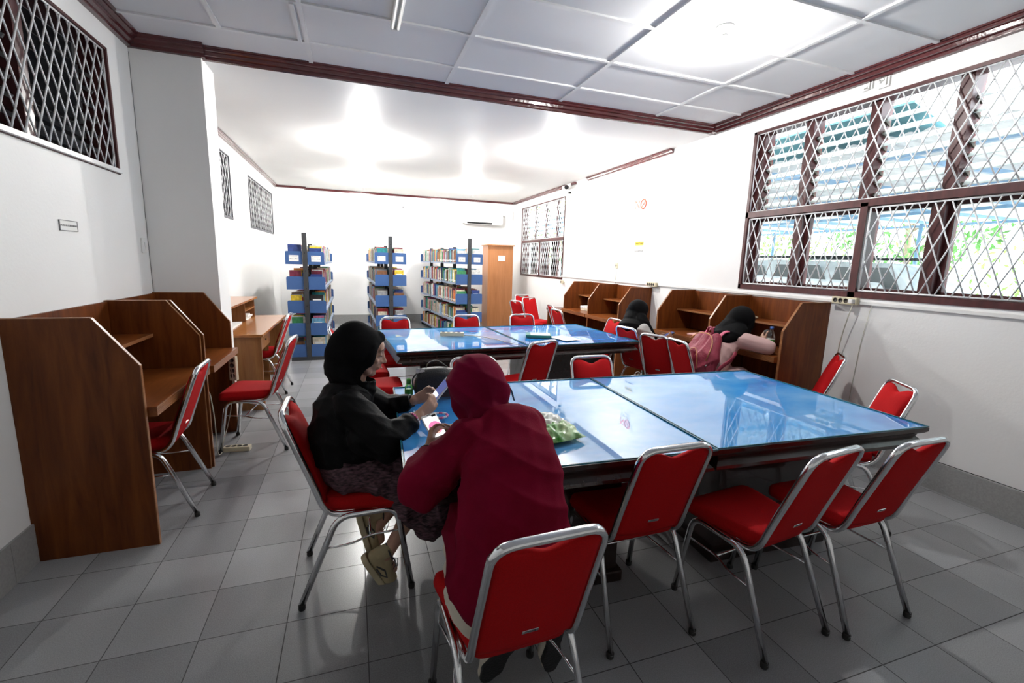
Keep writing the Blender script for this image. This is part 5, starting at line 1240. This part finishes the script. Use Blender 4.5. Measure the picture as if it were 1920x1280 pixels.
# ============================================================ person C: black headscarf, grey shirt
pc = thing('person', 'person in a black headscarf and grey shirt, seated side on, looking down at a phone', 'person', (4.15, 2.20, 0))
HC = V((4.215, 2.335, 1.005)); fc_ = V((.80, -.15, -.58))
mb = MB(); cL, cR = head_prims(mb, HC, fc_, (.55, -.1, .8), .95)
chain(mb, [(4.13, 2.29, .88), HC], [.05, .05]); chain(mb, [(4.16, 2.22, .55), (4.14, 2.24, .72), (4.13, 2.26, .86)], [.10, .09, .085])
kC1, kC2 = (4.50, 2.05, .60), (4.52, 2.24, .56); aC1, aC2 = (4.42, 2.05, .12), (4.44, 2.26, .10)
for h_, k_, a_ in (((4.14, 2.14, .54), kC1, aC1), ((4.14, 2.32, .54), kC2, aC2)): chain(mb, [h_, k_], [.08, .06]); chain(mb, [k_, a_], [.055, .035]); chain(mb, [a_, V(a_)+V((.10, -.01, -.06))], [.035, .03])
arms = (((4.12, 2.09, .84), (4.18, 2.00, .67), (4.36, 2.02, .745)), ((4.14, 2.42, .84), (4.25, 2.44, .66), (4.40, 2.20, .74)))
for s_, e_, w_ in arms: chain(mb, [s_, e_, w_], [.042, .035, .022])
hand(mb, arms[0][2], (.75, .15, .45), (.3, .9, 0), -1, [.5, .6, .6, .6], s=.9); hand(mb, arms[1][2], (.7, -.5, .35), (.2, -.8, -.2), 1, [.5, .6, .6, .6], s=.9)
blob('body', mb, 'skin_brown', pc, .0065, 2); face_marks(cL, cR, pc, .95)
mb = MB(); ell(mb, HC+V((-.015, 0, .022)), (.118, .092, .108), Euler((0, .45, -.1)).to_matrix(), 24); ell(mb, HC+V((-.065, .02, -.02)), (.08, .08, .09), None, 20)
chain(mb, [HC+V((-.06, .02, -.03)), (4.11, 2.30, .90), (4.09, 2.29, .84)], [.085, .10, .12]); ell(mb, (4.10, 2.27, .850), (.140, .165, .090), Euler((0, .25, 0)).to_matrix(), 24)
chain(mb, [HC+V((.03, -.02, -.08)), (4.24, 2.26, .86), (4.28, 2.22, .79), (4.31, 2.20, .74)], [.05, .065, .06, .05]); chain(mb, [(4.20, 2.30, .90), (4.22, 2.24, .75)], [.08, .06]); chain(mb, [HC+V((-.02, -.02, -.06)), (4.17, 2.24, .91), (4.16, 2.20, .86)], [.075, .085, .085])
for sy in (-1, 1): chain(mb, [HC+V((.03, sy*.055, .04)), HC+V((.025, sy*.06, -.02)), HC+V((.005, sy*.05, -.09))], [.028, .03, .045])
blob('headscarf', mb, 'black_jersey', pc, .008, 4, disp=lambda P, Nn: folds(P, Nn, .012, [(60, (.6, .2, .7), 1.3, 10)], sstep(.98-P[:, 2], 0, .1)), cut=lambda P: (((P-np.array(HC, 'f')) @ np.array(fc_.normalized(), 'f')) > .060) & (P[:, 2] < HC.z+.055) & (((P-np.array(HC+fc_.normalized()*.09, 'f'))**2).sum(1) < .074**2), thick=-.003)
mb = MB(); chain(mb, [(4.16, 2.21, .53), (4.145, 2.22, .66), (4.13, 2.24, .80), (4.13, 2.26, .86)], [.115, .112, .112, .09], sq=((0, 1, 0), 1.2))
for s_, e_, w_ in arms: chain(mb, [s_, e_, mix(e_, w_, .85)], [.068, .062, .040])
blob('shirt', mb, 'grey_shirt', pc, .009, 3, disp=lambda P, Nn: folds(P, Nn, .014, [(50, (.7, .2, .7), 1.5, 11)]))
mb = MB()
for h_, k_, a_ in (((4.14, 2.14, .54), kC1, aC1), ((4.14, 2.32, .54), kC2, aC2)): chain(mb, [h_, k_], [.10, .085]); chain(mb, [k_, mix(k_, a_, .9)], [.085, .07])
capsule(mb, (4.30, 2.12, .60), .09, (4.50, 2.10, .62), .085)
blob('trousers', mb, 'olive_cloth', pc, .009, 3, disp=lambda P, Nn: folds(P, Nn, .014, [(50, (.6, .4, .6), 1.5, 11)]))
mb = MB()
Wi = loc_inv(pc)
for a_ in (aC1, aC2): mb = MB(); capsule(mb, Wi @ (V(a_)+V((-.01, 0, -.07))), .038, Wi @ (V(a_)+V((.13, -.01, -.085))), .032, sq=((0, 1, 0), 1.1)); mb.build('shoe', 'sole_black', pc)
pc.location += V((.005, .125, 0))
phone('dark phone in the hands of the person in the grey shirt', (4.440, 2.200, .785), (.75, -.2, .35), (-.35, 0, .9), sz=(.062, .120, .009), body='black_plastic', shapes=('phone_screen_blue',))

# ============================================================ person D: black headscarf, pink shirt, leaning into the carrel
pd_ = thing('person', 'person in a black headscarf and pink shirt leaning forward into the carrel', 'person', (4.25, 1.42, 0))
HD = V((4.555, 1.395, 1.045)); fd = V((.80, -.30, -.52))
mb = MB(); dL, dR = head_prims(mb, HD, fd, (.5, -.15, .85), .95)
chain(mb, [(4.44, 1.40, .93), HD], [.05, .05]); chain(mb, [(4.22, 1.42, .56), (4.30, 1.41, .72), (4.42, 1.39, .88)], [.13, .12, .11])
armsD = (((4.45, 1.235, .885), (4.575, 1.115, .845), (4.70, 1.27, .865)), ((4.47, 1.52, .885), (4.62, 1.60, .83), (4.76, 1.42, .83)))
for s_, e_, w_ in armsD: chain(mb, [s_, e_, w_], [.042, .035, .022])
hand(mb, armsD[0][2], (.35, .75, .55), (.6, -.1, .0), -1, [.5, .6, .6, .6], s=.9); hand(mb, armsD[1][2], (.55, -.75, .2), (0, -.2, -.8), 1, [.5, .6, .6, .6], s=.9)
kD = ((4.52, 1.32, .55), (4.53, 1.52, .55)); aD = ((4.40, 1.32, .12), (4.42, 1.52, .12))
for (k_, a_, y) in ((kD[0], aD[0], 1.34), (kD[1], aD[1], 1.50)): chain(mb, [(4.25, y, .54), k_], [.09, .06]); chain(mb, [k_, a_, V(a_)+V((.1, 0, -.07))], [.055, .035, .03])
blob('body', mb, 'skin', pd_, .0065, 2); face_marks(dL, dR, pd_, .95)
mb = MB(); ell(mb, HD+V((-.015, 0, .020)), (.118, .095, .108), Euler((0, .4, -.2)).to_matrix(), 24); ell(mb, HD+V((-.06, .03, -.015)), (.085, .085, .09), None, 20)
chain(mb, [HD+V((-.06, .03, -.03)), (4.44, 1.42, .965), (4.38, 1.42, .905)], [.085, .095, .09]); ell(mb, (4.41, 1.39, .935), (.15, .155, .085), Euler((0, -.5, 0)).to_matrix(), 24)
for sy in (-1, 1): chain(mb, [HD+V((.03, sy*.05-.01, .04)), HD+V((.025, sy*.06-.01, -.02)), HD+V((.0, sy*.05, -.08))], [.03, .032, .045])
blob('headscarf', mb, 'black_jersey', pd_, .008, 4, disp=lambda P, Nn: folds(P, Nn, .013, [(55, (.6, .2, .7), 1.3, 10)], sstep(1.03-P[:, 2], 0, .1)), cut=lambda P: (((P-np.array(HD, 'f')) @ np.array(fd.normalized(), 'f')) > .060) & (P[:, 2] < HD.z+.055) & (((P-np.array(HD+fd.normalized()*.09, 'f'))**2).sum(1) < .074**2), thick=-.003)
mb = MB(); chain(mb, [(4.21, 1.42, .53), (4.24, 1.42, .63), (4.32, 1.41, .76), (4.43, 1.385, .875)], [.150, .145, .135, .105], sq=((0, 1, 0), 1.2))
capsule(mb, (4.45, 1.26, .875), .075, (4.47, 1.50, .875), .075)
for s_, e_, w_ in armsD: chain(mb, [s_, mix(s_, e_, .5), e_, mix(e_, w_, .82)], [.078, .074, .068, .036])
blob('shirt', mb, 'pink_shirt', pd_, .009, 3, disp=lambda P, Nn: folds(P, Nn, .015, [(42, (.5, .3, .8), 1.7, 10), (60, (.9, .2, .2), 1.3, 13)]))
mb = MB()
for (k_, a_, y) in ((kD[0], aD[0], 1.34), (kD[1], aD[1], 1.50)): chain(mb, [(4.25, y, .53), k_], [.11, .08]); chain(mb, [k_, mix(k_, a_, .9)], [.075, .06])
blob('trousers', mb, 'pink_shirt', pd_, .009, 3)
Wi = loc_inv(pd_)
for a_ in aD: mb = MB(); capsule(mb, Wi @ (V(a_)+V((-.01, 0, -.07))), .038, Wi @ (V(a_)+V((.13, -.01, -.085))), .032, sq=((0, 1, 0), 1.1)); mb.build('shoe', 'shoe_beige', pd_)
pd_.location.y -= .05
# backpack worn on the back
bp_ = thing('backpack', 'maroon backpack on the back of the pink-shirted person', 'backpack', (4.12, 1.365, .60))
Wi = loc_inv(bp_); mb = MB(); ax_ = V((.33, -.02, .94)).normalized()
c0 = V((4.135, 1.365, .695)); 
for y in (-.09, 0, .09): chain(mb, [c0+V((0, y, -.06)), c0+V((.02, y, .05)), c0+V((.085, y*.9, .19))], [.085, .088, .055])
for y in (-.06, .06): chain(mb, [c0+V((-.055, y, -.07)), c0+V((-.045, y, .03)), c0+V((0, y, .10))], [.055, .058, .04])
bd = blob('pack_body', mb, 'pack_maroon', bp_, .008, 2, disp=lambda P, Nn: folds(P, Nn, .012, [(70, (.2, .9, .3), 1.4, 14)]))
def wtube(name, pts, r, m, par, flat=1.0, fd_=None):
    mb = MB(); mb.tube([Wi @ V(p) for p in pts], r, 8, flat=flat, flatdir=fd_); return mb.build(name, m, par)
wtube('zip', fillet([c0+V((-.075, -.155, .02)), c0+V((-.01, -.15, .16)), c0+V((.03, -.08, .238)), c0+V((.03, .08, .238)), c0+V((-.01, .15, .16))], .06), .004, 'gold_zip', bd)
wtube('zip', fillet([c0+V((-.118, -.10, -.06)), c0+V((-.108, -.09, .04)), c0+V((-.06, 0, .125)), c0+V((-.108, .09, .04))], .05), .0035, 'gold_zip', bd)
wtube('grab_handle', fillet([c0+V((.08, -.04, .22)), c0+V((.08, -.03, .29)), c0+V((.09, .03, .29)), c0+V((.09, .04, .22))], .03), .011, 'pack_maroon', bp_)
for y, y2 in ((-.085, 1.27), (.085, 1.53)):
    wtube('shoulder_strap', fillet([c0+V((.10, y, .20)), (4.29, 1.37+y*1.1, .955), (4.36, 1.36+y*1.3, .965)], .06), .020, 'pack_pink', bp_, .35, (-.6, 0, .8))
wtube('lower_strap', fillet([c0+V((.04, -.16, -.10)), (4.20, 1.180, .66), (4.30, 1.165, .73), (4.34, 1.17, .79)], .05), .022, 'pack_maroon', bp_, .4, (0, 1, 0))
mb = MB(); mb.ball(Wi @ (c0+V((-.065, -.155, -.02))), (.008, .004, .010), 8); mb.build('pack_badge', 'chrome', bd)
# clear plastic cup in the hands of D
t = thing('plastic_cup', 'clear plastic cup held by the pink-shirted person beside the bottle', 'cup', (4.76, 1.285, .845))
R = Euler((.5, .35, 0)).to_matrix(); mb = MB(); mb.lathe([(.026, -.05), (.036, .05), (.038, .052), (.030, .075), (.012, .085)], (0, 0, .045), 20, R=R); mb.build('cup_body', 'cup_plastic', t); mb = MB(); mb.lathe([(.039, .050), (.040, .052), (.039, .056)], (0, 0, .045), 20, R=R); mb.build('lid_rim', 'cup_plastic', t)
